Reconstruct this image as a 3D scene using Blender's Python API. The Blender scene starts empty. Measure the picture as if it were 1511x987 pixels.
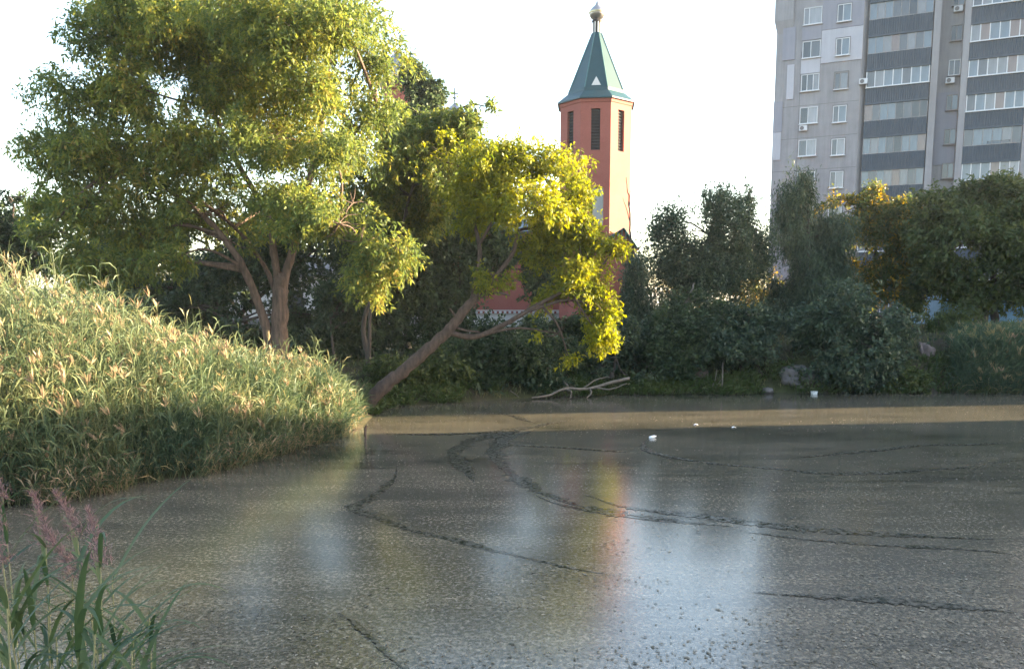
import bpy, math, random
import numpy as np
random.seed(7); RNG = np.random.default_rng(11)
scene = bpy.context.scene
C = scene.collection
R = math.radians

# ------------------------------------------------------------------ camera
FPX, PPX, PPY, HOR, EYE = 1186.0, 755.5, 600.0, 450.0, 4.0     # photo pixels: focal length, principal point, horizon row
PITCH = math.atan((PPY - HOR) / FPX)
cam = bpy.data.cameras.new('camera'); cam_o = bpy.data.objects.new('camera', cam); C.objects.link(cam_o)
cam.sensor_fit = 'HORIZONTAL'; cam.sensor_width = 36.0
cam.lens = 36.0 * FPX / 1511.0
cam.shift_y = (PPY - 493.5) / 1511.0
cam.clip_start = 0.05; cam.clip_end = 6000
cam_o.location = (0, 0, EYE); cam_o.rotation_euler = (math.pi / 2 - PITCH, 0, 0)
scene.camera = cam_o

# ------------------------------------------------------------------ light
SUN_AZ, SUN_EL = R(8.0), R(12.0)            # azimuth measured from +X towards +Y
w = bpy.data.worlds.new('World'); scene.world = w; w.use_nodes = True
nt = w.node_tree; nt.nodes.clear()
sky = nt.nodes.new('ShaderNodeTexSky'); sky.sky_type = 'NISHITA'; sky.sun_disc = False
sky.sun_elevation = SUN_EL; sky.sun_rotation = math.pi / 2 - SUN_AZ
sky.altitude = 100; sky.air_density = 1.0; sky.dust_density = 2.0; sky.ozone_density = .5
bgn = nt.nodes.new('ShaderNodeBackground'); bgn.inputs[1].default_value = 0.095
out = nt.nodes.new('ShaderNodeOutputWorld')
nt.links.new(sky.outputs[0], bgn.inputs[0]); nt.links.new(bgn.outputs[0], out.inputs[0])
sl = bpy.data.lights.new('sun', 'SUN'); sl.energy = 5.0; sl.angle = R(0.6); sl.color = (1.0, 0.80, 0.50)
so = bpy.data.objects.new('sun', sl); C.objects.link(so)
so.rotation_euler = (math.pi / 2 - SUN_EL, 0, math.pi / 2 + SUN_AZ); so.location = (40, 5, 40)
scene.view_settings.view_transform = 'Standard'; scene.view_settings.look = 'None'
scene.view_settings.exposure = 3.4; scene.view_settings.gamma = 1.0
scene.view_settings.use_curve_mapping = False
scene.cycles.max_bounces = 6; scene.cycles.transparent_max_bounces = 4
scene.cycles.diffuse_bounces = 3; scene.cycles.glossy_bounces = 3; scene.cycles.transmission_bounces = 3

# ------------------------------------------------------------------ helpers
def ray(px, py):
    x, up = (px - PPX) / FPX, -(py - PPY) / FPX
    c, s = math.cos(PITCH), math.sin(PITCH)
    return np.array([x, c + up * s, -s + up * c])
def P(px, py, Y):                            # point seen in direction (px,py) at distance Y from the camera
    r = ray(px, py); return r * (Y / r[1]) + np.array([0, 0, EYE])
def WP(px, py, z=0.0):                       # point on a level plane
    r = ray(px, py); return r * ((z - EYE) / r[2]) + np.array([0, 0, EYE])

def new_mesh(name, V, F, attr=None, smooth=False):
    V = np.asarray(V, dtype=np.float32).reshape(-1, 3)
    me = bpy.data.meshes.new(name)
    if isinstance(F, np.ndarray):
        k = F.shape[1]; n = len(F)
        me.vertices.add(len(V)); me.vertices.foreach_set('co', V.ravel())
        me.loops.add(n * k); me.loops.foreach_set('vertex_index', F.astype(np.int32).ravel())
        me.polygons.add(n); me.polygons.foreach_set('loop_start', np.arange(0, n * k, k, dtype=np.int32))
        me.update(calc_edges=True)
    else:
        me.from_pydata(V.tolist(), [], F); me.update()
    if attr is not None:
        for kx, val in attr.items():
            a = me.attributes.new(kx, 'FLOAT', 'POINT'); a.data.foreach_set('value', np.asarray(val, dtype=np.float32))
    if smooth:
        me.polygons.foreach_set('use_smooth', np.ones(len(me.polygons), dtype=bool))
    return me
def link(name, me, mat, parent=None, loc=None, kind=None):
    o = bpy.data.objects.new(name, me); C.objects.link(o)
    if mat is not None and len(me.materials) == 0: me.materials.append(mat)
    if parent is not None: o.parent = parent
    if loc is not None: o.location = loc
    if kind: o['kind'] = kind
    return o
def thing(name, label, cat, loc=(0, 0, 0), rz=0.0, group=None):
    o = bpy.data.objects.new(name, None); C.objects.link(o); o.empty_display_size = 0.3
    o.location = loc; o.rotation_euler = (0, 0, rz)
    return tag(o, label, cat, group)
def tag(o, label, cat, group=None, kind=None):
    o['label'] = label; o['category'] = cat
    if group: o['group'] = group
    if kind: o['kind'] = kind
    return o

class MB:                                    # collects shapes into one mesh
    def __init__(s): s.v = []; s.f = []
    def add(s, V, F):
        b = len(s.v); s.v += [tuple(map(float, p)) for p in V]; s.f += [tuple(i + b for i in f) for f in F]; return s
    def box(s, x0, x1, y0, y1, z0, z1):
        return s.add([(x0,y0,z0),(x1,y0,z0),(x1,y1,z0),(x0,y1,z0),(x0,y0,z1),(x1,y0,z1),(x1,y1,z1),(x0,y1,z1)],
                     [(0,3,2,1),(4,5,6,7),(0,1,5,4),(1,2,6,5),(2,3,7,6),(3,0,4,7)])
    def lathe(s, prof, n, cx=0, cy=0, rot=0.0, cap=True):
        V = []
        for r, z in prof:
            for i in range(n):
                a = rot + 2 * math.pi * i / n; V.append((cx + r * math.cos(a), cy + r * math.sin(a), z))
        F = []
        for j in range(len(prof) - 1):
            for i in range(n):
                k = (i + 1) % n; F.append((j*n+i, j*n+k, (j+1)*n+k, (j+1)*n+i))
        if cap: F += [tuple(reversed(range(n))), tuple(range((len(prof)-1)*n, len(prof)*n))]
        return s.add(V, F)
    def tube(s, pts, rad, n=8):
        V, F = tube_np(pts, rad, n); return s.add(V, [tuple(f) for f in F])
    def mesh(s, name, smooth=False): return new_mesh(name, s.v, s.f, smooth=smooth)

def unit(a):
    return a / (np.linalg.norm(a, axis=-1, keepdims=True) + 1e-9)
def tube_np(pts, rad, n=7):
    pts = np.asarray(pts, float); m = len(pts); rad = np.broadcast_to(np.asarray(rad, float), (m,))
    t = unit(np.gradient(pts, axis=0)); ref = np.array([0.31, 0.93, 0.2])
    s = unit(np.cross(t, ref)); b = np.cross(t, s)
    a = np.linspace(0, 2 * math.pi, n, endpoint=False)
    V = pts[:, None, :] + rad[:, None, None] * (np.cos(a)[None, :, None] * s[:, None, :] + np.sin(a)[None, :, None] * b[:, None, :])
    F = []
    for j in range(m - 1):
        for i in range(n):
            k = (i + 1) % n; F.append((j*n+i, j*n+k, (j+1)*n+k, (j+1)*n+i))
    return V.reshape(-1, 3), F
def smooth_path(pts, k=5):                    # Catmull-Rom through points
    p = np.asarray(pts, float); p = np.vstack([2*p[0]-p[1], p, 2*p[-1]-p[-2]]); o = []
    for i in range(1, len(p) - 2):
        for t in np.linspace(0, 1, k, endpoint=False):
            a, b, c, d = p[i-1], p[i], p[i+1], p[i+2]
            o.append(0.5*((2*b)+(c-a)*t+(2*a-5*b+4*c-d)*t*t+(3*b-a-3*c+d)*t**3))
    o.append(p[-2]); return np.array(o)
def sine_noise(p, k, seed):                   # cheap smooth 3D noise in about -1..1
    g = np.random.default_rng(seed); v = np.zeros(len(p))
    for i in range(6):
        d = unit(g.normal(size=3)) * k * g.uniform(.6, 1.7); v += np.sin(p @ d + g.uniform(0, 6.28))
    return v / 3.0

# ------------------------------------------------------------------ materials
def mat(name):
    m = bpy.data.materials.new(name); m.use_nodes = True; t = m.node_tree; t.nodes.clear()
    o = t.nodes.new('ShaderNodeOutputMaterial'); return m, t, o
def nd(t, kind, **kw):
    n = t.nodes.new(kind)
    for k, v in kw.items(): setattr(n, k, v)
    return n
def noise(t, scale, detail=4, rough=.6, vec=None):
    n = nd(t, 'ShaderNodeTexNoise'); n.inputs['Scale'].default_value = scale; n.inputs['Detail'].default_value = detail; n.inputs['Roughness'].default_value = rough
    if vec is not None: t.links.new(vec, n.inputs['Vector'])
    return n
def ramp(t, fac, stops):
    r = nd(t, 'ShaderNodeValToRGB'); e = r.color_ramp.elements
    while len(e) < len(stops): e.new(.5)
    for el, (p, c) in zip(e, stops): el.position = p; el.color = (*c, 1) if len(c) == 3 else c
    t.links.new(fac, r.inputs[0]); return r
def coords(t, scale=(1, 1, 1), kind='Object'):
    tc = nd(t, 'ShaderNodeTexCoord'); mp = nd(t, 'ShaderNodeMapping'); mp.inputs['Scale'].default_value = scale
    t.links.new(tc.outputs[kind], mp.inputs[0]); return mp.outputs[0]
def plain(name, c1, c2=None, scale=3.0, rough=.8, bump=0.0, bscale=None, stretch=(1, 1, 1), metal=0.0, spec=.4, streak=None):
    m, t, o = mat(name); b = nd(t, 'ShaderNodeBsdfPrincipled')
    b.inputs['Roughness'].default_value = rough; b.inputs['Metallic'].default_value = metal; b.inputs['Specular IOR Level'].default_value = spec
    v = coords(t, stretch); n = noise(t, scale, 6, .65, v)
    c2 = c2 or tuple(x * .75 for x in c1)
    r = ramp(t, n.outputs['Fac'], [(.3, c2), (.7, c1)]); col = r.outputs[0]
    if streak:                                # dirt runs down the wall
        v2 = coords(t, (1.6, 1.6, .12)); n2 = noise(t, 1.4, 5, .7, v2)
        r2 = ramp(t, n2.outputs['Fac'], [(.35, (streak,) * 3), (.62, (1, 1, 1))])
        mx = nd(t, 'ShaderNodeMix', data_type='RGBA', blend_type='MULTIPLY'); mx.inputs[0].default_value = 1
        t.links.new(col, mx.inputs[6]); t.links.new(r2.outputs[0], mx.inputs[7]); col = mx.outputs[2]
    t.links.new(col, b.inputs['Base Color'])
    if bump:
        n3 = noise(t, bscale or scale * 4, 5, .65, v); bp = nd(t, 'ShaderNodeBump'); bp.inputs['Strength'].default_value = bump; bp.inputs['Distance'].default_value = .05
        t.links.new(n3.outputs['Fac'], bp.inputs['Height']); t.links.new(bp.outputs[0], b.inputs['Normal'])
    t.links.new(b.outputs[0], o.inputs[0]); return m
def leafy(name, stops, trans=.45, nscale=.35, rough=.5):   # colour by leaf ('v') and by clump (noise)
    m, t, o = mat(name)
    at = nd(t, 'ShaderNodeAttribute', attribute_name='v')
    n = noise(t, nscale, 3, .6, coords(t))
    a1 = nd(t, 'ShaderNodeMath', operation='MULTIPLY_ADD'); a1.inputs[1].default_value = .9; a1.inputs[2].default_value = -.45
    t.links.new(n.outputs['Fac'], a1.inputs[0])
    a2 = nd(t, 'ShaderNodeMath', operation='ADD', use_clamp=True); t.links.new(a1.outputs[0], a2.inputs[0]); t.links.new(at.outputs['Fac'], a2.inputs[1])
    r = ramp(t, a2.outputs[0], stops)
    b = nd(t, 'ShaderNodeBsdfPrincipled'); b.inputs['Roughness'].default_value = rough; b.inputs['Specular IOR Level'].default_value = .25
    tr = nd(t, 'ShaderNodeBsdfTranslucent'); mx = nd(t, 'ShaderNodeMixShader'); mx.inputs[0].default_value = trans
    hs = nd(t, 'ShaderNodeHueSaturation'); hs.inputs['Saturation'].default_value = 1.1; hs.inputs['Value'].default_value = 1.35
    t.links.new(r.outputs[0], hs.inputs['Color'])
    t.links.new(r.outputs[0], b.inputs['Base Color']); t.links.new(hs.outputs[0], tr.inputs[0])
    t.links.new(b.outputs[0], mx.inputs[1]); t.links.new(tr.outputs[0], mx.inputs[2]); t.links.new(mx.outputs[0], o.inputs[0]); return m
M = {}
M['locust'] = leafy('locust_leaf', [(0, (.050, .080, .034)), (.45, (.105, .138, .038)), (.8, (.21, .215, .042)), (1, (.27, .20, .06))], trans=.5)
M['gold'] = leafy('sunny_leaf', [(0, (.06, .095, .018)), (.5, (.19, .20, .022)), (1, (.36, .32, .030))], trans=.5)  # sunlight put into the colour: leaves brightened and yellowed to look lit
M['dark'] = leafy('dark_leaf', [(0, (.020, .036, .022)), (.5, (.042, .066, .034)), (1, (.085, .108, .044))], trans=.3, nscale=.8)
M['blue'] = leafy('greyish_leaf', [(0, (.024, .040, .030)), (.5, (.052, .078, .048)), (1, (.105, .128, .064))], trans=.3, nscale=.8)
M['olive'] = leafy('olive_leaf', [(0, (.035, .055, .022)), (.5, (.065, .085, .030)), (1, (.12, .13, .035))], trans=.35)
M['sun_tinted'] = leafy('sun_tinted_leaf', [(0, (.04, .065, .022)), (.55, (.09, .10, .028)), (.8, (.30, .20, .03)), (1, (.45, .27, .035))], nscale=.22)  # yellow stops put sunlight on the foliage into the leaf colour
M['reed'] = leafy('reed_blade', [(0, (.030, .052, .034)), (.35, (.058, .090, .050)), (.62, (.125, .145, .070)), (.85, (.225, .19, .10)), (1, (.26, .19, .125))], trans=.35, nscale=.6)
M['grass'] = leafy('grass_blade', [(0, (.045, .07, .022)), (.6, (.085, .105, .035)), (1, (.19, .16, .075))], trans=.3, nscale=.8)
M['bark'] = plain('bark', (.17, .11, .082), (.045, .033, .028), 9, .95, 1.0, 14, (1, 1, .16))
M['bark_mid'] = plain('brown_bark', (.115, .075, .058), (.035, .026, .022), 9, .95, 1.0, 14, (1, 1, .3))
M['bark_dark'] = plain('dark_bark', (.085, .065, .055), (.035, .028, .026), 5, .9, .8, 9, (1, 1, .22))
M['bark_pale'] = plain('pale_bark', (.17, .145, .125), (.085, .07, .06), 4, .9, .5, 9, (1, 1, .3))
M['soil'] = plain('bank_soil', (.12, .085, .072), (.06, .045, .038), 1.2, .95, .8, 6)
M['eroded'] = plain('eroded_clay', (.21, .16, .145), (.12, .09, .08), 2.5, .95, .8, 8)
M['rubble'] = plain('rubble', (.13, .115, .11), (.07, .06, .058), 2.2, .95, .9, 7)

# ================================================================== SETTING
shore_px = [(0, 745), (60, 741), (100, 735), (150, 725), (200, 712), (270, 703), (330, 690), (390, 672), (430, 660), (490, 645), (535, 634), (548, 618), (560, 606), (590, 599),
            (640, 596), (700, 592), (760, 588), (800, 586), (860, 585), (900, 582), (960, 583), (1010, 581), (1080, 583), (1140, 579), (1200, 581), (1260, 579), (1330, 581), (1400, 579), (1460, 581), (1511, 580)]
shore = [tuple(WP(*p)[:2]) for p in shore_px]
POND = np.array([(-12.5, 14.2), (-14, 11.5), (-13.0, 8.4), (-9.5, 6.8)][::-1] [0:0] + [(-9.5, 6.6), (-13, 8.4), (-14, 11.5), (-12.6, 14.2)] + shore +
                [(28, 36.8), (34, 36.2), (39, 33.5), (41.5, 28), (41, 20), (38, 12), (30, 7.5), (20, 6.2), (8, 6.0), (0, 6.2), (-5, 6.2)])
def pond_dist(x, y):                          # signed distance, positive on land
    x = np.asarray(x, float); y = np.asarray(y, float)
    d2 = np.full(x.shape, 1e12); ins = np.zeros(x.shape, bool); n = len(POND)
    for i in range(n):
        (x0, y0), (x1, y1) = POND[i], POND[(i + 1) % n]; ex, ey = x1 - x0, y1 - y0
        t = np.clip(((x - x0) * ex + (y - y0) * ey) / (ex * ex + ey * ey + 1e-9), 0, 1)
        d2 = np.minimum(d2, (x - x0 - t * ex) ** 2 + (y - y0 - t * ey) ** 2)
        cond = (y0 > y) != (y1 > y)
        xi = x0 + (y - y0) * ex / (ey if abs(ey) > 1e-9 else 1e-9)
        ins ^= cond & (x < xi)
    return np.where(ins, -1, 1) * np.sqrt(d2)
def ground_z(x, y):
    x = np.asarray(x, float); y = np.asarray(y, float); d = pond_dist(x, y)
    far = np.interp(x, [-20, -8, 5, 13, 20, 30], [2.3, 1.5, 1.6, 2.2, 2.75, 2.8])
    H = np.where(y > 31, far, np.where(x < -4, np.interp(y, [6, 14, 20, 26, 31], [2.6, 2.2, 1.9, 1.3, 1.4]), 2.6))
    steep = np.where((y > 31) & (x > 12), 2.2, 3.2)
    q = np.stack([x.ravel(), y.ravel(), 0 * x.ravel()], 1)
    bump = (sine_noise(q, 1.6, 3) * .07 + sine_noise(q, .45, 4) * .12).reshape(x.shape)
    up = H * (1 - np.exp(-np.maximum(d, 0) / steep)) + bump * np.clip(d / 1.5, 0, 1) * np.clip(60 / (np.abs(x) + np.abs(y) + 1), 0, 1)
    dn = -1.3 * (1 - np.exp(np.minimum(d, 0) / 1.5))
    return np.where(d > 0, up, dn) + .01
def gz(x, y): return float(ground_z(np.array([x]), np.array([y]))[0])
def axis(fine0, fine1, step, far):
    a = np.arange(fine0, fine1 + 1e-6, step); g = step * 1.35; lo = []; hi = []; p, q = fine0, fine1
    while p > -far: p -= g; q += g; lo.append(p); hi.append(q); g *= 1.35
    return np.array(lo[::-1] + list(a) + hi)
gx, gy = axis(-24, 46, .35, 2500), axis(-8, 60, .35, 2500)
XX, YY = np.meshgrid(gx, gy); ZZ = ground_z(XX, YY)
nx, ny = len(gx), len(gy); I = np.arange(nx * ny).reshape(ny, nx)
GF = np.stack([I[:-1, :-1], I[:-1, 1:], I[1:, 1:], I[1:, :-1]], -1).reshape(-1, 4)
m, t, o = mat('ground')
b = nd(t, 'ShaderNodeBsdfPrincipled'); b.inputs['Roughness'].default_value = .95; b.inputs['Specular IOR Level'].default_value = .15
v = coords(t); n1 = noise(t, .5, 6, .6, v); n2 = noise(t, 7, 6, .7, v)
r1 = ramp(t, n1.outputs['Fac'], [(.35, (.060, .048, .035)), (.52, (.042, .045, .022)), (.7, (.060, .066, .026))])
r2 = ramp(t, n2.outputs['Fac'], [(.3, (.55, .55, .55)), (.7, (1.15, 1.1, 1.0))])
mx = nd(t, 'ShaderNodeMix', data_type='RGBA', blend_type='MULTIPLY'); mx.inputs[0].default_value = 1
t.links.new(r1.outputs[0], mx.inputs[6]); t.links.new(r2.outputs[0], mx.inputs[7]); t.links.new(mx.outputs[2], b.inputs['Base Color'])
bp = nd(t, 'ShaderNodeBump'); bp.inputs['Strength'].default_value = .8; bp.inputs['Distance'].default_value = .08
t.links.new(n2.outputs['Fac'], bp.inputs['Height']); t.links.new(bp.outputs[0], b.inputs['Normal']); t.links.new(b.outputs[0], o.inputs[0])
M['ground'] = m
link('ground', new_mesh('ground', np.stack([XX, YY, ZZ], -1), GF, smooth=True), m, kind='structure')

# ---- pond water with a film of duckweed; 'scum' = how closely the film is packed (open channels where boats of weed drifted apart)
wx = np.arange(-15, 43, .12); wy = np.concatenate([np.arange(5.5, 16, .06), np.arange(16, 38, .1)])
WX, WY = np.meshgrid(wx, wy); q = np.stack([WX.ravel(), WY.ravel(), 0 * WX.ravel()], 1)
chan = [([(588, 688), (580, 706), (556, 730), (524, 746), (534, 758), (570, 774), (640, 794), (720, 813), (820, 836), (905, 850)], .10),
        ([(560, 734), (530, 745), (522, 752), (545, 762), (575, 772)], .20),
        ([(800, 628), (760, 636), (705, 648), (672, 666), (674, 678), (690, 694), (704, 712)], .24), ([(790, 634), (742, 648), (722, 666), (728, 684), (760, 706), (800, 728), (850, 746), (920, 760), (1000, 770), (1090, 778)], .22),
        ([(790, 730), (830, 744), (880, 754), (950, 766), (1040, 774)], .11),
        ([(860, 728), (920, 746), (1000, 757), (1100, 770), (1230, 781), (1370, 792), (1511, 798)], .13), ([(1090, 782), (1180, 794), (1300, 804), (1400, 809), (1511, 820)], .09),
        ([(962, 646), (946, 656), (962, 668), (1040, 682), (1150, 692), (1260, 699), (1400, 690), (1511, 676)], .13), ([(1180, 676), (1330, 660), (1511, 652)], .10),
        ([(1100, 872), (1250, 882), (1400, 893), (1511, 905)], .10), ([(560, 640), (640, 641), (720, 638), (800, 628), (850, 618)], .16), ([(790, 624), (750, 612), (700, 608)], .14),
        ([(500, 900), (545, 935), (575, 965), (600, 987)], .05), ([(700, 655), (820, 660), (940, 668)], .07)]
sc = .95 + .25 * sine_noise(q * np.array([.5, 1.4, 1]), .55, 21) + .10 * sine_noise(q, 2.2, 22)
sc -= .30 * np.clip((q[:, 1] - 32.5) / 2, 0, 1)
sc -= .45 * np.exp(-((q[:, 0] + 5.2) / 2.2) ** 2 - ((q[:, 1] - 20.5) / 3.5) ** 2)      # clear patch off the reeds
I = np.arange(WX.size).reshape(WX.shape); WF = np.stack([I[:-1, :-1], I[:-1, 1:], I[1:, 1:], I[1:, :-1]], -1).reshape(-1, 4)
m, t, o = mat('pond_water')
tc = nd(t, 'ShaderNodeTexCoord').outputs['Object']; at = nd(t, 'ShaderNodeAttribute', attribute_name='scum')
nf = noise(t, 11, 8, .85, tc); st = noise(t, 2.2, 5, .7, coords(t, (.22, 1.5, 1)))
a1 = nd(t, 'ShaderNodeMath', operation='MULTIPLY_ADD'); a1.inputs[1].default_value = 3.2; a1.inputs[2].default_value = -1.6; t.links.new(nf.outputs['Fac'], a1.inputs[0])
a2 = nd(t, 'ShaderNodeMath', operation='MULTIPLY_ADD'); a2.inputs[1].default_value = 1.3; a2.inputs[2].default_value = -.65; t.links.new(st.outputs['Fac'], a2.inputs[0])
a3 = nd(t, 'ShaderNodeMath', operation='ADD'); t.links.new(a1.outputs[0], a3.inputs[0]); t.links.new(a2.outputs[0], a3.inputs[1])
a4 = nd(t, 'ShaderNodeMath', operation='ADD'); t.links.new(a3.outputs[0], a4.inputs[0]); t.links.new(at.outputs['Fac'], a4.inputs[1])
cov = ramp(t, a4.outputs[0], [(.44, (0, 0, 0)), (.66, (.9, .9, .9))])
wb = nd(t, 'ShaderNodeBsdfPrincipled'); wb.inputs['Base Color'].default_value = (.016, .019, .014, 1); wb.inputs['Roughness'].default_value = .07; wb.inputs['IOR'].default_value = 1.45
rip = noise(t, 5, 4, .6, tc); bp = nd(t, 'ShaderNodeBump'); bp.inputs['Strength'].default_value = .10; bp.inputs['Distance'].default_value = .02
t.links.new(rip.outputs['Fac'], bp.inputs['Height']); t.links.new(bp.outputs[0], wb.inputs['Normal'])
sb = nd(t, 'ShaderNodeBsdfPrincipled'); sb.inputs['Roughness'].default_value = .11; sb.inputs['Specular IOR Level'].default_value = .9
cn = noise(t, 15, 7, .85, tc); cr = ramp(t, cn.outputs['Fac'], [(.37, (.026, .025, .021)), (.5, (.084, .077, .064)), (.64, (.32, .285, .235))])
big_n = noise(t, .9, 5, .7, coords(t, (.3, 1.3, 1))); br = ramp(t, big_n.outputs['Fac'], [(.32, (.6, .62, .63)), (.66, (1.3, 1.25, 1.15))])
bm = nd(t, 'ShaderNodeMix', data_type='RGBA', blend_type='MULTIPLY'); bm.inputs[0].default_value = 1; t.links.new(cr.outputs[0], bm.inputs[6]); t.links.new(br.outputs[0], bm.inputs[7])
t.links.new(bm.outputs[2], sb.inputs['Base Color'])
bp2 = nd(t, 'ShaderNodeBump'); bp2.inputs['Strength'].default_value = .16; bp2.inputs['Distance'].default_value = .01
t.links.new(cn.outputs['Fac'], bp2.inputs['Height']); t.links.new(bp2.outputs[0], sb.inputs['Normal'])
mxs = nd(t, 'ShaderNodeMixShader'); t.links.new(cov.outputs[0], mxs.inputs[0]); t.links.new(wb.outputs[0], mxs.inputs[1]); t.links.new(sb.outputs[0], mxs.inputs[2])
t.links.new(mxs.outputs[0], o.inputs[0])
link('water', new_mesh('water', np.stack([WX, WY, 0 * WX], -1), WF, attr={'scum': sc}), m, kind='structure')

m, t, o = mat('open_water'); tc = nd(t, 'ShaderNodeTexCoord').outputs['Object']
wb = nd(t, 'ShaderNodeBsdfPrincipled'); wb.inputs['Base Color'].default_value = (.012, .015, .010, 1); wb.inputs['Roughness'].default_value = .06; wb.inputs['IOR'].default_value = 1.36
rip = noise(t, 5, 4, .6, tc); bp = nd(t, 'ShaderNodeBump'); bp.inputs['Strength'].default_value = .10; bp.inputs['Distance'].default_value = .02
t.links.new(rip.outputs['Fac'], bp.inputs['Height']); t.links.new(bp.outputs[0], wb.inputs['Normal'])
brk = noise(t, 9, 6, .8, tc); brr = ramp(t, brk.outputs['Fac'], [(.44, (0, 0, 0)), (.56, (1, 1, 1))])       # stray weed drifting in the gap
sw = nd(t, 'ShaderNodeBsdfPrincipled'); sw.inputs['Base Color'].default_value = (.075, .068, .054, 1); sw.inputs['Roughness'].default_value = .3
ms = nd(t, 'ShaderNodeMixShader'); t.links.new(brr.outputs[0], ms.inputs[0]); t.links.new(wb.outputs[0], ms.inputs[1]); t.links.new(sw.outputs[0], ms.inputs[2]); t.links.new(ms.outputs[0], o.inputs[0])
M['open_water'] = m
for ci, (pl, wd) in enumerate(chan):
    L = smooth_path([tuple(WP(*p)) for p in pl], 8); seg = np.r_[0, np.cumsum(np.linalg.norm(np.diff(L, axis=0), axis=1))]; n = int(seg[-1] / .05) + 2
    uu = np.linspace(0, seg[-1], n); c = np.stack([np.interp(uu, seg, L[:, j]) for j in range(3)], 1); tg = unit(np.gradient(c, axis=0)); sd = np.stack([-tg[:, 1], tg[:, 0], 0 * uu], 1)
    c = c + sd * (.06 * sine_noise(c, 1.5, 300 + ci))[:, None]
    gq = np.random.default_rng(400 + ci); tp_ = np.clip(np.minimum(uu, seg[-1] - uu) / min(2.0, seg[-1] * .3), 0.02, 1)
    def edge(sd_):
        return np.clip(wd * tp_ * (.62 + .75 * sine_noise(c, .7, sd_) + .45 * sine_noise(c, 3.5, sd_ + 1) + .35 * gq.normal(size=n)), .004, None)
    z_ = np.array([0, 0, .004 + .0006 * ci]); V = np.stack([c + sd * edge(500 + ci)[:, None] + z_, c - sd * edge(600 + ci)[:, None] + z_], 1).reshape(-1, 3)
    I = np.arange(n - 1) * 2; link('open_water', new_mesh('open_water', V, np.stack([I, I + 1, I + 3, I + 2], 1)), M['open_water'], kind='structure')

# ================================================================== BUILDINGS
M['concrete'] = plain('concrete_panel', (.305, .292, .305), (.25, .238, .252), .9, .9, .25, 30, streak=.80)
M['insulation'] = plain('insulation_render', (.42, .41, .45), (.37, .36, .40), .8, .9, .1, 30, streak=.90)
M['insulation_blue'] = plain('insulation_bluish', (.27, .265, .305), (.24, .235, .275), .8, .9, .1, 30, streak=.88)
M['clad'] = plain('blue_cladding', (.066, .085, .112), (.048, .064, .088), 1.5, .55, .05, 20, streak=.8)
M['white'] = plain('white_plastic', (.56, .55, .57), (.48, .47, .49), 3, .45)
M['oldwood'] = plain('weathered_frame', (.27, .25, .25), (.18, .16, .16), 5, .8)
M['joint'] = plain('panel_joint', (.16, .15, .155), (.12, .115, .12), 5, .9)
def pane_mat(name, c, rough=.06, mixc=None):
    m = plain(name, c, mixc or tuple(x * .7 for x in c), 1.3, rough, 0, None, (2.5, 2.5, .5), spec=.6); return m
PANES = [pane_mat('pane_dark', (.05, .055, .065)), pane_mat('pane_curtain', (.20, .20, .215)), pane_mat('pane_grey', (.10, .105, .12)), pane_mat('pane_blueish', (.15, .18, .215)), pane_mat('pane_pale', (.27, .27, .29)), pane_mat('pane_warm', (.20, .15, .14))]

Aref = P(1150, 150, 71.0); FANG = R(-25)
FL = 2.64; S0 = .61                           # storey height; sill level of storey k = S0 + FL*k
ab = thing('apartment_building', 'tall grey concrete panel apartment block with blue clad glazed balconies', 'building', (Aref[0], Aref[1], 0), FANG)
GB, ROOF = 2.2, S0 + FL * 13 + 2.2
DEP = 12.5
def part(name, mb, material, parent=ab, smooth=False): return link(name, mb.mesh(name, smooth), material, parent)
# main walls: block of flats left, recess, piers, core behind the balconies
part('wall', MB().box(-.42, 6.28, 0, DEP, GB, ROOF), M['concrete'])
part('wall', MB().add([(6.28, .003, GB), (6.68, .45, GB), (6.68, DEP - .01, GB), (6.28, DEP - .01, GB), (6.28, .003, ROOF), (6.68, .45, ROOF), (6.68, DEP - .01, ROOF), (6.28, DEP - .01, ROOF)],
                      [(0, 1, 5, 4), (1, 2, 6, 5), (4, 5, 6, 7)]), M['concrete'])
part('wall', MB().box(6.68, 11.38, 1.3, DEP, GB, ROOF - .01), M['concrete'])
part('pillar', MB().box(11.38, 11.88, .05, DEP, GB, ROOF), M['concrete'])
part('wall', MB().box(11.88, 13.5, 1.25, DEP, GB, ROOF - .02), M['concrete'])
part('pillar', MB().box(13.5, 13.95, .05, DEP, GB, ROOF), M['concrete'])
part('wall', MB().box(13.95, 17.9, 1.3, DEP, GB, ROOF - .01), M['concrete'])
part('wall', MB().box(17.9, 18.35, .02, DEP, GB, ROOF), M['concrete'])
part('roof_slab', MB().box(-.6, 18.5, -.15, DEP + .1, ROOF + .01, ROOF + .35), M['concrete'])
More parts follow.
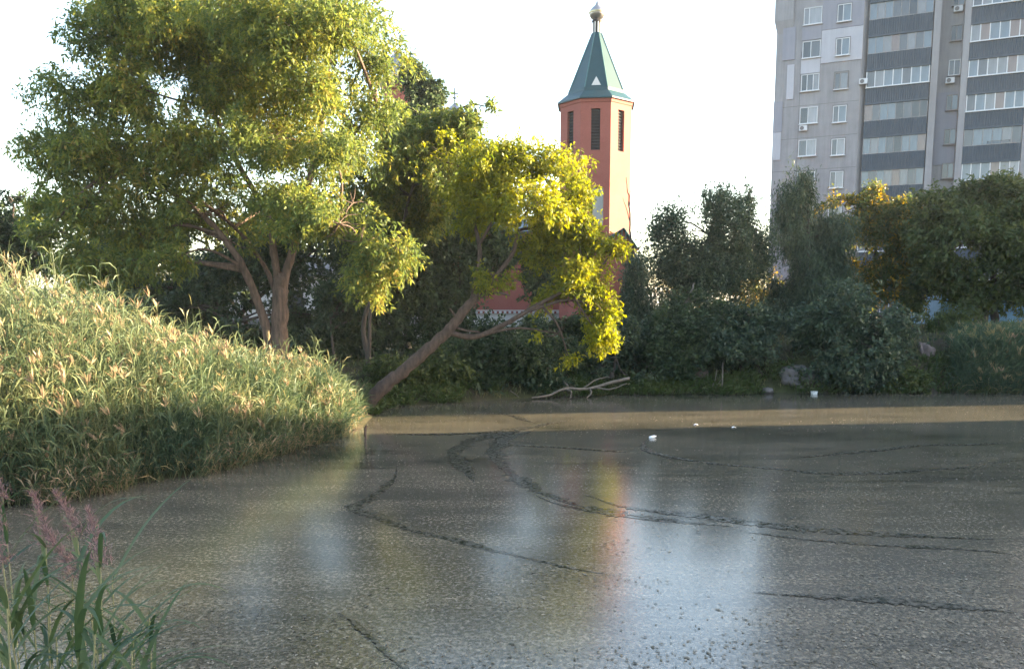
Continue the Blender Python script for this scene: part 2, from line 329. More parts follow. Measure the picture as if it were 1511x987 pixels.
# proud insulation patches and panel joints of the left block
ins = [(3.16, 6.30, 23.80, 26.40, 'insulation'), (3.16, 6.30, 26.43, 31.6, 'insulation_blue'), (1.62, 3.14, 24.42 - 1.28, 24.36, 'insulation'), (1.62, 3.14, 25.80, 26.98, 'insulation_blue'), (.55, 1.12, 21.2, 24.0, 'insulation'),
       (-.44, .30, 18.6, 21.1, 'insulation_blue'), (-.44, .25, 16.3, 18.57, 'insulation'), (.1, 1.1, 24.4, 27.0, 'insulation_blue'), (11.95, 13.45, 15.2, 20.8, 'insulation_blue')]
for (u0, u1, z0, z1, mt) in ins:
    y0 = -.07 if u0 < 10 else 1.19
    part('insulation_panel', MB().box(u0, u1, y0, y0 + .09, z0, z1), M[mt])
part('parapet_jog', MB().box(-.62, .9, -.18, .0, 27.6, ROOF - .4).add([(-.62, -.18, 27.6), (.9, -.18, 27.6), (.9, 0, 26.6), (-.40, 0, 26.6), (-.62, 0, 27.6), (.9, 0, 27.601)], [(0, 3, 2, 1), (0, 4, 3), (1, 2, 5)]), M['concrete'])
jt = MB()
for k in range(1, 14):
    z = S0 + FL * k - 1.15
    if not (23 < z < 30): jt.box(-.40, 6.26, -.012, .0, z, z + .03)
jt.box(1.60, 1.635, -.014, .0, GB, 25)
part('panel_joints', jt, M['joint'])

_shared = {}
def shared(key, fn):
    if key not in _shared: _shared[key] = fn()
    return _shared[key]
def frame_mesh(wd, h, cols, th=.06, dp=.08, sash=None):
    mb = MB(); mb.box(0, wd, -dp, 0, 0, th); mb.box(0, wd, -dp, 0, h - th, h)
    xs = [0] + [sum(cols[:i + 1]) * wd for i in range(len(cols))]
    for i, x in enumerate(xs):
        c = min(max(x, th / 2), wd - th / 2); mb.box(c - th / 2, c + th / 2, -dp + .003, -.003, th, h - th)
    return mb.mesh('window_frame'), xs
def window(u, y, z, wd, h, cols, fmat, panes, sill=True, parent=ab, name='window'):
    key = ('w', round(wd, 2), h, tuple(cols), fmat)
    me, xs = shared(key, lambda: frame_mesh(wd, h, cols))
    f = link(name, me, M[fmat], parent, (u, y, z))
    for i in range(len(cols)):
        pw = xs[i + 1] - xs[i]; pm = panes[i % len(panes)]
        pme = shared(('p', round(pw, 3), h, pm), lambda: MB().box(.02, pw - .02, -.035, -.015, .03, h - .03).mesh('pane'))
        link('pane', pme, PANES[pm], f, (xs[i], 0, 0))
    if sill: link('sill', shared(('s', round(wd, 2)), lambda: MB().box(-.06, wd + .06, -.20, -.001, -.07, -.005).mesh('sill')), M['white' if fmat == 'white' else 'oldwood'], f)
    return f
def recess(u, y, z, wd, h):                    # flat dark strips along the top and sides of an opening
    me = shared(('r', wd, h), lambda: MB().box(-.05, wd + .05, -.012, -.002, h + .0, h + .09).box(-.05, -.002, -.012, -.002, -.02, h).box(wd + .002, wd + .05, -.012, -.002, -.02, h).mesh('dark_border'))
    link('dark_border', me, M['joint'], ab, (u, y, z))
rnd = random.Random(5)
def aircon(u, y, z):
    a = link('air_conditioner', shared('ac', lambda: MB().box(0, .62, -.30, -.02, 0, .42).mesh('air_conditioner')), M['white'], ab, (u, y, z))
    link('fan_grille', shared('acf', lambda: MB().add([(.22 + .16 * math.cos(i * .524), yy, .21 + .16 * math.sin(i * .524)) for yy in (-.302, -.325) for i in range(12)],
         [tuple(range(12, 24))] + [(i, (i + 1) % 12, 12 + (i + 1) % 12, 12 + i) for i in range(12)]).mesh('fan_grille')), M['joint'], a)
# balcony with ribbed cladding and a row of panes
def parapet_mesh(wd, h, dp):
    mb = MB(); n = int(wd / .16); s = wd / n; V = []; F = []
    prof = []
    for i in range(n):
        prof += [(i * s, 0), (i * s + s * .55, 0), (i * s + s * .65, -.035), (i * s + s * .92, -.035)]
    prof.append((wd, 0))
    for x, y in prof: V += [(x, y, 0), (x, y, h)]
    for i in range(len(prof) - 1): F.append((2*i, 2*i+2, 2*i+3, 2*i+1))
    mb.add(V, F)
    mb.box(0, .04, .002, dp, 0, h); mb.box(wd - .04, wd, .002, dp, 0, h); mb.box(-.03, wd + .03, -.06, dp, -.14, -.003)
    return mb.mesh('balcony')
def balcony(u, z, wd, gh, style, npan, panes, dp=1.25):
    ph = 1.20
    bal = link('balcony', shared(('par', wd), lambda: parapet_mesh(wd, ph, dp)), M['clad'], ab, (u, .05, z - ph))
    fm = 'white' if style == 'white' else 'oldwood'
    key = ('g', wd, gh, npan, fm); th = .075 if style == 'white' else .05
    cols = [1 / npan] * npan
    me, xs = shared(key, lambda: frame_mesh(wd, gh, cols, th, .07))
    f = link('glazing_frame', me, M[fm], bal, (0, .08, ph))
    for i in range(npan):
        pw = xs[i + 1] - xs[i]; pm = panes[i]
        pme = shared(('p', round(pw, 3), gh, pm), lambda: MB().box(.02, pw - .02, -.035, -.015, .03, gh - .03).mesh('pane'))
        link('pane', pme, PANES[pm], bal, (xs[i], .08, ph))
    if style == 'white': link('sill', shared(('bs', wd), lambda: MB().box(-.04, wd + .04, -.12, .06, -.045, .0).mesh('sill')), M['white'], bal, (0, 0, ph + .002))
    link('side_glass', shared(('sg', gh), lambda: MB().box(0, .03, .09, 1.2, 0, gh).mesh('side_glass')), PANES[2], bal, (.01, 0, ph))
    link('side_glass', shared(('sg', gh), None), PANES[2], bal, (wd - .04, 0, ph))
    return bal
styl1 = {6: 'old', 7: 'old', 8: 'white', 9: 'old', 10: 'old', 5: 'old'}
for k in range(1, 14):
    zs = S0 + FL * k
    if zs < GB + .3: continue
    # column A and B
    pa = {6: [2, 4], 7: [0, 4], 8: [0, 2, 1], 9: [0, 2], 10: [1, 4]}.get(k, [rnd.choice([0, 2, 1]), rnd.choice([1, 4, 2])])
    window(1.70, -.001, zs + .0, 1.42, 1.34, [.33, .34, .33] if k == 8 else ([.3, .7] if k == 10 else [.46, .54]), 'white', pa)
    pb = {5: [2, 4], 6: [2, 4], 7: [2, 3], 8: [2, 1], 9: [2, 3], 10: [2, 3]}.get(k, [rnd.choice([2, 0]), rnd.choice([3, 1])])
    yb = -.072 if k >= 9 else -.001
    window(4.30, yb, zs - .12, 1.05, 1.34, [.42, .58], 'oldwood' if k == 8 else 'white', pb)
    recess(4.30, yb, zs - .12, 1.05, 1.34)
    # balcony bays
    st1 = styl1.get(k, rnd.choice(['old', 'white'])); np1 = 7 if st1 == 'white' else 8
    cand = [3, 3, 2, 1, 4, 2, 3] if st1 == 'white' else [3, 2, 5, 1, 2, 0, 3]
    balcony(6.70, S0 - .08 + 2.62 * k, 4.62, 1.36, st1, np1, [rnd.choice(cand) for _ in range(np1)])
    zb2 = S0 + .10 + 2.60 * k; st2 = 'old' if k == 6 else 'white'
    p2 = [rnd.choice([3, 1, 2, 3, 4, 5]) for _ in range(6)]
    if k == 9: p2[1] = 5
    balcony(13.97, zb2, 3.90, 1.34, st2, 6, p2)
    # small window in the recess
    window(12.65, 1.175 if k < 9 else 1.245, zs + .30, .84, 1.2, [.48, .52], 'white' if k == 8 else 'oldwood', [rnd.choice([2, 0]), rnd.choice([3, 2])])
aircon(12.75, 1.24, S0 + FL * 10 - .02 + .12 - .3); aircon(12.5, 1.17, S0 + FL * 8 - .32 + .02); aircon(1.72, 0, S0 + FL * 7 - .58); aircon(6.2, -.001, S0 + FL * 8 + .05)
part('drying_rack', MB().box(15.6, 17.1, -.35, -.32, 16.5, 16.53).box(15.6, 15.63, -.35, .1, 16.5, 16.53).box(17.07, 17.1, -.35, .1, 16.5, 16.53).box(15.6, 17.1, -.18, -.16, 16.5, 16.52), M['joint'])

# ---- unseen blocks added beyond the frame: two shape the pond's shadows, one its reflection
def block(name, label, x0, x1, y0, y1, h, ridge, tone):
    t_ = thing(name, label, 'building', ((x0 + x1) / 2, (y0 + y1) / 2, 0)); hx, hy = (x1 - x0) / 2, (y1 - y0) / 2
    link('wall', MB().box(-hx, hx, -hy, hy, 1.5, h).mesh('wall'), tone, t_)
    e = .3; rl = max(hy - hx, .1)
    link('roof', MB().add([(-hx-e, -hy-e, h + .004), (hx+e, -hy-e, h + .004), (hx+e, hy+e, h + .004), (-hx-e, hy+e, h + .004), (0, -rl, h + ridge), (0, rl, h + ridge)],
         [(0, 1, 4), (1, 2, 5, 4), (2, 3, 5), (3, 0, 4, 5), (0, 3, 2, 1)]).mesh('roof'), M['roof_grey'], t_)
    wm = shared('blkwin', lambda: MB().box(-.04, 0, -.65, .65, 0, 1.4).mesh('window')); 
    n = int((y1 - y0) // 3.2)
    for f in range(int((h - 2) // 2.8)):
        for i in range(n):
            o_ = link('window', wm, PANES[2], t_, (-hx - .002, -hy + 1.8 + i * 3.2, 3.2 + f * 2.8))
M['roof_grey'] = plain('slate_roof', (.16, .15, .15), (.11, .10, .10), 2, .8)
M['pale_brick'] = plain('silicate_brick', (.40, .37, .33), (.33, .30, .27), 1.5, .9, streak=.85)
block('unseen_block', 'unseen pale hip-roofed block added to shade the near water and lower reeds', 48, 60, -20, 32.1, 11.6, 3.9, M['pale_brick'])
block('unseen_block', 'taller unseen pale block added to shade the far bank', 46.5, 58, 37.5, 52.4, 18.0, 2.5, M['pale_brick'])

block('unseen_block', 'unseen high block added to keep open sky out of the right-hand reflection', 44.6, 58, 68.5, 81, 37.0, 1.5, M['concrete'])

# ---- bell tower
M['brick'] = None
m, t, o = mat('red_brick'); b = nd(t, 'ShaderNodeBsdfPrincipled'); b.inputs['Roughness'].default_value = .85
v = coords(t); n1 = noise(t, .5, 5, .6, v); n2 = noise(t, 14, 3, .6, coords(t, (1, 1, 3)))
r1 = ramp(t, n1.outputs['Fac'], [(.3, (.24, .066, .050)), (.7, (.29, .086, .066))]); r2 = ramp(t, n2.outputs['Fac'], [(.3, (.80, .80, .80)), (.7, (1.08, 1.08, 1.08))])
mx = nd(t, 'ShaderNodeMix', data_type='RGBA', blend_type='MULTIPLY'); mx.inputs[0].default_value = 1
t.links.new(r1.outputs[0], mx.inputs[6]); t.links.new(r2.outputs[0], mx.inputs[7]); t.links.new(mx.outputs[2], b.inputs['Base Color']); t.links.new(b.outputs[0], o.inputs[0]); M['brick'] = m
M['roof_teal'] = plain('teal_metal_roof', (.010, .046, .054), (.007, .036, .043), 1.2, .45, .05, 10, spec=.5)
M['seam'] = plain('roof_seam', (.05, .14, .14), (.04, .11, .11), 3, .45)
M['dome'] = plain('dome_metal', (.42, .40, .40), (.33, .31, .31), 2.5, .28, metal=.85)
M['gold_trim'] = plain('gilt', (.55, .46, .30), (.42, .35, .22), 4, .35, metal=.8)
M['louver'] = plain('dark_louvre', (.035, .032, .035), (.025, .022, .025), 6, .8)
M['plaster'] = plain('pale_plaster', (.58, .56, .55), (.50, .48, .47), 1.2, .9, streak=.85)
TC = P(884.5, 150, 56.0); TX, TY = TC[0], 58.4 - .1
bt = thing('bell_tower', 'octagonal red brick bell tower with teal spire and small onion dome', 'tower', (TX, TY, 0), 0)
AP = 2.43; RV = AP / math.cos(math.pi / 8); ZE = 17.75
facing = math.atan2(-TY, -TX)                                 # one face looks over the pond
rot0 = facing + math.pi / 8
# walls, one per face, with the openings left through them
def face_frame(i): 
    a = facing + i * math.pi / 4; n_ = np.array([math.cos(a), math.sin(a), 0]); s_ = np.array([-math.sin(a), math.cos(a), 0]); return n_, s_
HW = AP * math.tan(math.pi / 8)
for i in range(8):
    n_, s_ = face_frame(i)
    ops = [(-.30, .30, 14.35, 17.05)]
    if i in (0, 4): ops.append((-.16, .58, 9.4, 11.9) if i == 0 else (-.5, .5, 9.4, 11.9))
    xs = sorted({-HW, HW} | {q_ for o_ in ops for q_ in o_[:2]}); zs = sorted({1.0, ZE} | {q_ for o_ in ops for q_ in o_[2:]})
    mb = MB()
    for a_, c_ in zip(xs[:-1], xs[1:]):
        for d_, e_ in zip(zs[:-1], zs[1:]):
            if any(o_[0] <= a_ and c_ <= o_[1] and o_[2] <= d_ and e_ <= o_[3] for o_ in ops): continue
            pts = [n_ * AP + s_ * x_ + np.array([0, 0, z_]) for x_, z_ in ((a_, d_), (c_, d_), (c_, e_), (a_, e_))]
            mb.add(pts, [(0, 1, 2, 3)])
    for o_ in ops:                                            # reveals
        r_ = [n_ * AP + s_ * x_ + np.array([0, 0, z_]) for x_, z_ in ((o_[0], o_[2]), (o_[1], o_[2]), (o_[1], o_[3]), (o_[0], o_[3]))]
        k_ = [p_ - n_ * .3 for p_ in r_]; mb.add(r_ + k_, [(j, (j + 1) % 4, 4 + (j + 1) % 4, 4 + j) for j in range(4)])
    link('wall', mb.mesh('wall'), M['brick'], bt)
    for j, o_ in enumerate(ops):
        k_ = [n_ * (AP - .22) + s_ * x_ + np.array([0, 0, z_]) for x_, z_ in ((o_[0], o_[2]), (o_[1], o_[2]), (o_[1], o_[3]), (o_[0], o_[3]))]
        if j == 0:
            sh = MB()
            for q_ in range(14):
                za = o_[2] + (o_[3] - o_[2]) * q_ / 14; zb = za + .16
                sh.add([n_ * (AP - .12) + s_ * o_[0] + np.array([0, 0, za]), n_ * (AP - .12) + s_ * o_[1] + np.array([0, 0, za]), n_ * (AP - .22) + s_ * o_[1] + np.array([0, 0, zb]), n_ * (AP - .22) + s_ * o_[0] + np.array([0, 0, zb])], [(0, 1, 2, 3)])
            w_ = link('louvre_window', MB().add(k_, [(0, 1, 2, 3)]).mesh('louvre_window'), M['louver'], bt); link('louvre', sh.mesh('louvre'), M['louver'], w_)
        else:
            link('window', MB().add(k_, [(0, 1, 2, 3)]).mesh('window'), PANES[4], bt)
link('cornice', MB().lathe([(RV + .004, ZE - .30), (RV + .05, ZE - .28), (RV + .10, ZE - .02), (RV + .1, ZE)], 8, rot=rot0).mesh('cornice'), M['brick'], bt)
sp = link('spire', MB().lathe([(RV + .22, ZE - .06), (RV + .20, ZE + .04), (2.10, ZE + .62), (2.06, ZE + .82), (1.98, ZE + .84), (.34, 22.55), (.30, 22.6)], 8, rot=rot0).mesh('spire'), M['roof_teal'], bt)
for i in range(8):
    a = rot0 + i * math.pi / 4; p0 = np.array([2.0 * math.cos(a), 2.0 * math.sin(a), ZE + .84]); p1 = np.array([.35 * math.cos(a), .35 * math.sin(a), 22.55])
    link('ridge_seam', MB().tube([p0, (p0 + p1) / 2, p1], .035, 5).mesh('ridge_seam'), M['seam'], sp)
    if i % 2 == 1 or True:
        n_, s_ = face_frame(i)
        if i % 2 == 0:                                        # little triangular dormer panels
            c_ = n_ * (1.98 * math.cos(math.pi / 8) - .02); z0 = ZE + .95; sl_ = (1.98 - .34) * math.cos(math.pi / 8) / (22.55 - ZE - .84)
            tri = [c_ - s_ * .32 + np.array([0, 0, z0]), c_ + s_ * .32 + np.array([0, 0, z0]), c_ - n_ * (sl_ * .62) * .35 + np.array([0, 0, z0 + .60])]
            bk = [p_ - n_ * .35 for p_ in tri]
            link('dormer', MB().add(tri + bk, [(0, 1, 2), (0, 3, 4, 1), (1, 4, 5, 2), (2, 5, 3, 0)]).mesh('dormer'), M['plaster'], sp)
lt = link('lantern', MB().lathe([(.20, 22.6), (.20, 23.35)], 8).lathe([(.34, 23.30), (.36, 23.40), (.30, 23.46)], 12).mesh('lantern'), M['louver'], bt)
for i in range(8):
    a = i * math.pi / 4 + .2; link('lantern_post', MB().tube([(.27 * math.cos(a), .27 * math.sin(a), 22.58), (.27 * math.cos(a), .27 * math.sin(a), 23.33)], .05, 6).mesh('lantern_post'), M['plaster'], lt)
dm = link('onion_dome', MB().lathe([(.22, 23.46), (.40, 23.56), (.53, 23.74), (.56, 23.90), (.50, 24.08), (.36, 24.24), (.20, 24.38), (.10, 24.50), (.05, 24.66)], 20).mesh('onion_dome', True), M['dome'], bt)
link('dome_band', MB().lathe([(.555, 23.84), (.585, 23.87), (.585, 23.96), (.55, 24.0)], 20, cap=False).mesh('dome_band', True), M['gold_trim'], dm)
link('cross', MB().box(-.03, .03, -.03, .03, 24.6, 26.0).box(-.30, .30, -.028, .028, 25.45, 25.52).box(-.16, .16, -.026, .026, 25.70, 25.76).box(-.2, .2, -.027, .027, 25.05, 25.10).mesh('cross'), M['gold_trim'], dm)

# ---- church
cx0, cx1 = P(560, 450, 61)[0], P(915, 450, 61)[0]
ch = thing('church', 'red brick church with white dentil course and grey domes behind the trees', 'church', ((cx0 + cx1) / 2, 66, 0))
hw_ = (cx1 - cx0) / 2
link('wall', MB().box(-hw_, hw_, -5.0, 7, 3.35, 9.4).mesh('wall'), M['brick'], ch)
link('plinth', MB().box(-hw_ + .05, hw_ - .05, -4.9, 6.9, .8, 3.35 - .003).mesh('plinth'), M['plaster'], ch)
dn = MB()
for i in range(int(hw_ * 2 / .36)): dn.box(-hw_ + i * .36, -hw_ + i * .36 + .19, -5.08, -5.002, 3.36, 3.54)
dn.box(-hw_, hw_, -5.06, -5.004, 3.56, 3.62)
link('dentil_course', dn.mesh('dentil_course'), M['plaster'], ch)
link('roof', MB().add([(-hw_ - .3, -5.3, 9.41), (hw_ + .3, -5.3, 9.41), (hw_ + .3, 7.3, 9.41), (-hw_ - .3, 7.3, 9.41), (-hw_ + 3, 1, 11.2), (hw_ - 3, 1, 11.2)],
     [(0, 1, 5, 4), (1, 2, 5), (2, 3, 4, 5), (3, 0, 4), (0, 3, 2, 1)]).mesh('roof'), M['roof_teal'], ch)
def dome(px, tip_py, Y, r, zb):
    p = P(px, tip_py, Y); x, y = p[0] - (cx0 + cx1) / 2, Y - 66; zt = p[2]
    d_ = link('drum', MB().lathe([(r * .8, zb), (r * .8, zt - 1.9 * r), (r * .9, zt - 1.85 * r), (r * .9, zt - 1.75 * r)], 16, x, y).mesh('drum'), M['brick'], ch)
    link('dome', MB().lathe([(r * .85, zt - 1.75 * r), (r * 1.02, zt - 1.5 * r), (r * 1.05, zt - 1.25 * r), (r * .92, zt - .9 * r), (r * .6, zt - .5 * r), (r * .25, zt - .2 * r), (.05, zt)], 20, x, y).mesh('dome', True), M['dome'], d_)
    link('cross', MB().box(x - .04, x + .04, y - .04, y + .04, zt - .05, zt + 1.1).box(x - .28, x + .28, y - .035, y + .035, zt + .62, zt + .70).box(x - .09, x + .09, y - .05, y + .05, zt + .28, zt + .42).mesh('cross'), M['joint'], d_)
dome(590, 74, 67, 1.75, 9); dome(671, 152, 65, 1.0, 9)
# gabled porch at the foot of the tower
pc = P(912, 350, 53.6)
po = thing('church_porch', 'small brick porch with ribbed green gable roof beside the bell tower', 'porch', (pc[0], 54.2, 0))
link('wall', MB().box(-1.55, 1.15, -.6, 2.6, .9, 7.55).mesh('wall'), M['brick'], po)
gr = MB(); nrib = 15
for side, xe in ((-1, -1.95), (1, 1.35)):
    gr.add([(.35, -.9, 8.95), (xe, -.9, 7.55), (xe, 2.9, 7.55), (.35, 2.9, 8.95)], [(0, 1, 2, 3)])
link('roof', gr.mesh('roof'), M['roof_teal'], po)
link('gable', MB().add([(-1.55, -.602, 7.5), (1.15, -.602, 7.5), (.35, -.602, 8.85)], [(0, 1, 2)]).mesh('gable'), M['brick'], po)
for side, xe in ((-1, -1.95), (1, 1.35)):
    for i in range(12):
        y = -.88 + i * .34; link('roof_rib', MB().tube([(.35, y, 8.97), (xe, y, 7.57)], .035, 4).mesh('roof_rib'), M['seam'], po)
fr = MB()
for i in range(10):
    x = -1.9 + i * .26
    zt_ = 7.55 + (x + 1.95) / 2.3 * 1.4 if x < .35 else 8.95 - (x - .35) * 1.4
    fr.box(x, x + .05, -.96, -.92, 7.5, zt_)
link('valance', fr.mesh('valance'), M['seam'], po)

# ---- white house, blue shed
p0, p1 = P(318, 450, 56), P(492, 450, 56)
wh = thing('white_house', 'white plastered house half hidden behind the trunks of the big tree', 'house', ((p0[0] + p1[0]) / 2, 58, 0)); h_ = (p1[0] - p0[0]) / 2
link('wall', MB().box(-h_, h_, -2, 4, 1.0, 5.9).mesh('wall'), M['plaster'], wh)
link('plinth', MB().box(-h_ - .03, h_ + .03, -2.04, 4.02, .8, 3.0).mesh('plinth'), M['joint'], wh)
link('roof', MB().add([(-h_ - .4, -2.4, 5.9), (h_ + .4, -2.4, 5.9), (h_ + .4, 4.4, 5.9), (-h_ - .4, 4.4, 5.9), (-h_ - .4, 1, 7.6), (h_ + .4, 1, 7.6)], [(0, 1, 5, 4), (2, 3, 4, 5), (0, 4, 3), (1, 2, 5), (0, 3, 2, 1)]).mesh('roof'), M['roof_grey'], wh)
for x in (-2.2, .9): link('window', MB().box(x, x + 1.1, -2.03, -2.004, 3.7, 5.0).mesh('window'), PANES[0], wh)
M['blue_paint'] = plain('pale_blue_paint', (.16, .30, .44), (.12, .24, .36), 1.5, .7, streak=.8)
p0, p1 = P(1388, 450, 52), P(1525, 450, 52); zg = gz(p0[0] + 3, 52)
bs = thing('blue_shed', 'pale blue painted shed under the broad tree behind the right bank', 'shed', ((p0[0] + p1[0]) / 2, 53.5, zg)); h_ = (p1[0] - p0[0]) / 2
link('wall', MB().box(-h_, h_, -1.5, 2.5, -.2, 2.1).mesh('wall'), M['blue_paint'], bs)
link('roof', MB().box(-h_ - .25, h_ + .25, -1.8, 2.8, 2.103, 2.22).mesh('roof'), M['roof_grey'], bs)
link('door', MB().box(-h_ + 2.2, -h_ + 3.1, -1.56, -1.503, 0, 1.9).mesh('door'), M['bark_dark'], bs)

# ================================================================== TREES
def leaf_quads(p, a, L, Wd, flat=.9, droop=.15, g=RNG):
    n = len(p); a = unit(a); r = g.normal(size=(n, 3)) * .75 + np.array([0, 0, flat]); s = unit(np.cross(a, r))
    L = np.broadcast_to(L, (n,))[:, None]; Wd = np.broadcast_to(Wd, (n,))[:, None]
    mid = p + a * L * .45; tip = p + a * L; tip[:, 2] -= (L[:, 0]) * droop
    V = np.stack([p, mid + s * Wd * .5, tip, mid - s * Wd * .5], 1)
    return V.reshape(-1, 3), np.arange(4 * n).reshape(n, 4)
def px_blob(b, s=1.0):
    px, py, rx, ry, Y = b[:5]; c = P(px, py, Y); k = Y / FPX; dz = b[5] if len(b) > 5 else (rx + ry) / 2 * k
    return c, np.array([rx * k * s, dz * s, ry * k * s])
def tree(name, label, blobs, n, leaf, lmat, limbs=None, trunk=None, bark='bark_dark', droop=.25, up=0.0, twig=.5, group=None, gap=-.65, gapk=1.3, seed=1, cat='tree', per=14, spread=.8, shell=2.4):
    g = np.random.default_rng(seed); B = [px_blob(b) for b in blobs]
    cen = np.array([b[0] for b in B]); rad = np.array([b[1] for b in B])
    V, F = [], []; skel = []; off = 0
    def addtube(pts, r, k=7):
        nonlocal off
        v_, f_ = tube_np(pts, r, k); V.append(v_); F.append(np.array(f_) + off); off += len(v_)
    if limbs is None:
        if trunk is None: trunk = (cen[:, 0].mean(), cen[:, 1].mean(), .14)
        tx, ty, tr = trunk; z0 = gz(tx, ty); top = cen.mean(0); 
        zt = cen[:, 2].max() * .75 + top[2] * .25
        mid = np.array([tx * .7 + top[0] * .3 + g.normal() * .2, ty, z0 + (zt - z0) * .45])
        limbs = [([(tx, ty, z0 - .25), (tx + g.normal() * .08, ty, z0 + (zt - z0) * .2), mid, (top[0] + g.normal() * .3, top[1], zt)], tr, tr * .25)]
        raw = True
    else: raw = False
    base = None
    for pts, r0, r1 in limbs:
        pts = np.array([p if raw else P(*p) for p in pts], float)
        if base is None: base = np.array([pts[0][0], pts[0][1], gz(pts[0][0], pts[0][1])]); pts[0][2] = min(pts[0][2], base[2] - .2)
        sp_ = smooth_path(pts, 6); rr = np.linspace(1, 0, len(sp_)) ** .8 * (r0 - r1) + r1
        sp_[1:-1] += g.normal(size=(len(sp_) - 2, 3)) * r0 * .05
        if pts is not None and r0 > .12 and base is not None and abs(sp_[0][2] - base[2]) < .6: rr[0] *= 1.5; rr[1] *= 1.15
        addtube(sp_, rr * (1 + .05 * g.normal(size=len(rr))), 12); skel.append(sp_)
    tme = new_mesh('trunk', np.vstack(V) - base, np.vstack(F), smooth=True)
    SK = np.vstack(skel); V, F, off = [], [], 0
    twp, twd = [], []
    area = rad[:, 0] * rad[:, 2] + .3 * rad[:, 1] * rad[:, 0]; nt_ = np.maximum(3, (n / per * area / area.sum()).astype(int))
    for i in range(len(B)):
        c, r = cen[i], rad[i]
        cost = np.linalg.norm(SK - c, axis=1) + np.where(SK[:, 2] > c[2], 1.5, 0) + np.where(SK[:, 2] < base[2] + 1.0, 2.5, 0)
        s0 = SK[np.argmin(cost)]; m_ = (s0 + c) / 2 + g.normal(size=3) * .15 + np.array([0, 0, min(.12 * np.linalg.norm(c - s0), .3)])
        pth = smooth_path([s0, m_, c], 5); addtube(pth, np.linspace(.03 + .014 * np.linalg.norm(c - s0), .02, len(pth)), 5)
        for _ in range(6):
            u = unit(g.normal(size=3) + np.array([0, 0, .25])); e = c + u * r * .85; q_ = (c + e) / 2 + g.normal(size=3) * .08
            addtube(smooth_path([c, q_, e], 3), np.linspace(.022, .006, 7), 4)
        k = nt_[i]; u = unit(g.normal(size=(k, 3))); rho = g.uniform(size=(k, 1)) ** (1 / shell)
        wobble = (1 + np.where(g.uniform(size=(k, 1)) < .09, g.uniform(.1, .38, size=(k, 1)), 0)) * (1 + .34 * sine_noise(u * 3 + i * 7.1, 1.0, seed + i)[:, None])
        twp.append(c + u * rho * r * wobble); twd.append(unit(u * spread + g.normal(size=(k, 3)) * .55 + np.array([0, 0, up - droop])))
    twp = np.vstack(twp); twd = np.vstack(twd)
    keep = sine_noise(twp, gapk, seed + 90) > gap; keep &= twp[:, 2] > ground_z(twp[:, 0], twp[:, 1]) + .05
    twp, twd = twp[keep], twd[keep]; k = len(twp)
    tv = g.uniform(size=k) * .55
    s_ = g.uniform(-.5, .5, size=(k, per)); ln = twig * g.uniform(.6, 1.3, size=(k, 1))
    pos = twp[:, None, :] + twd[:, None, :] * (s_ * ln)[:, :, None] + g.normal(size=(k, per, 3)) * .05 * twig / .5
    pos[:, :, 2] -= (s_ + .5) ** 2 * droop * twig * .5
    ax = twd[:, None, :] * .55 + g.normal(size=(k, per, 3)) * .7 + np.array([0, 0, up * .6 - droop * .8])
    pos = pos.reshape(-1, 3); ax = ax.reshape(-1, 3); N = len(pos)
    sz = g.uniform(.65, 1.25, size=N)
    lv, lf = leaf_quads(pos, ax, leaf[0] * sz, leaf[1] * sz, g=g)
    val = np.repeat(np.clip(np.repeat(tv, per) + g.uniform(size=N) * .45, 0, 1), 4)
    tr_ = thing(name, label, cat, tuple(base), 0, group)
    link('trunk', tme, M[bark], tr_)
    link('branches', new_mesh('branches', np.vstack(V) - base, np.vstack(F), smooth=True), M[bark], tr_, kind='stuff')
    link('crown', new_mesh('crown', lv - base, lf, attr={'v': val}), M[lmat], tr_, kind='stuff')
    return tr_

# ---- the big locust tree on the left bank
big = []
rows = [(150, 55, 62, 52, 0), (255, 35, 85, 55, 1), (375, 25, 85, 55, 1), (490, 30, 75, 55, 1), (560, 95, 42, 48, 0), (430, 60, 60, 50, 1), (200, 5, 70, 40, 1),
        (105, 140, 58, 46, 0), (205, 130, 75, 55, 1), (325, 115, 85, 58, 1), (450, 130, 75, 52, 1), (545, 165, 45, 40, 0),
        (62, 225, 48, 42, 0), (145, 225, 75, 45, 1), (270, 215, 75, 46, 1), (395, 205, 75, 48, 1), (490, 225, 55, 40, 1),
        (45, 300, 38, 34, 0), (125, 310, 65, 38, 1), (205, 345, 60, 34, 1), (300, 315, 75, 40, 1), (415, 300, 60, 36, 1), (500, 330, 48, 34, 0), (570, 382, 44, 34, 0), (540, 405, 40, 32, 0), (552, 436, 22, 18, 0),
        (170, 395, 65, 28, 0), (110, 385, 38, 26, 0), (250, 385, 50, 24, 0), (340, 355, 50, 24, 0), (455, 330, 40, 28, 0), (215, 272, 60, 34, 0), (335, 268, 60, 34, 0), (70, 345, 40, 24, 0)]
big += [(498, 332, 52, 30, 27.2), (532, 358, 46, 28, 26.9), (592, 380, 32, 24, 26.8), (462, 306, 50, 30, 27.4), (420, 335, 36, 20, 27.4), (520, 300, 34, 26, 27.4)]
for i, (x, y, rx, ry, deep) in enumerate(rows):
    j = random.uniform(-.8, .8)
    if deep: big += [(x, y, rx * .9, ry * .9, (28.0 if x > 330 else 30.0) + j), (x + random.uniform(-25, 25), y + random.uniform(-12, 12), rx * .8, ry * .8, 31 + j), (x + random.uniform(-20, 20), y, rx, ry, 33.6 + j)]
    else: big.append((x, y, rx, ry, (26.9 if (y > 315 and x > 480) else 28.9 if (y > 315 and x < 270) else 30.2) + j * .6))
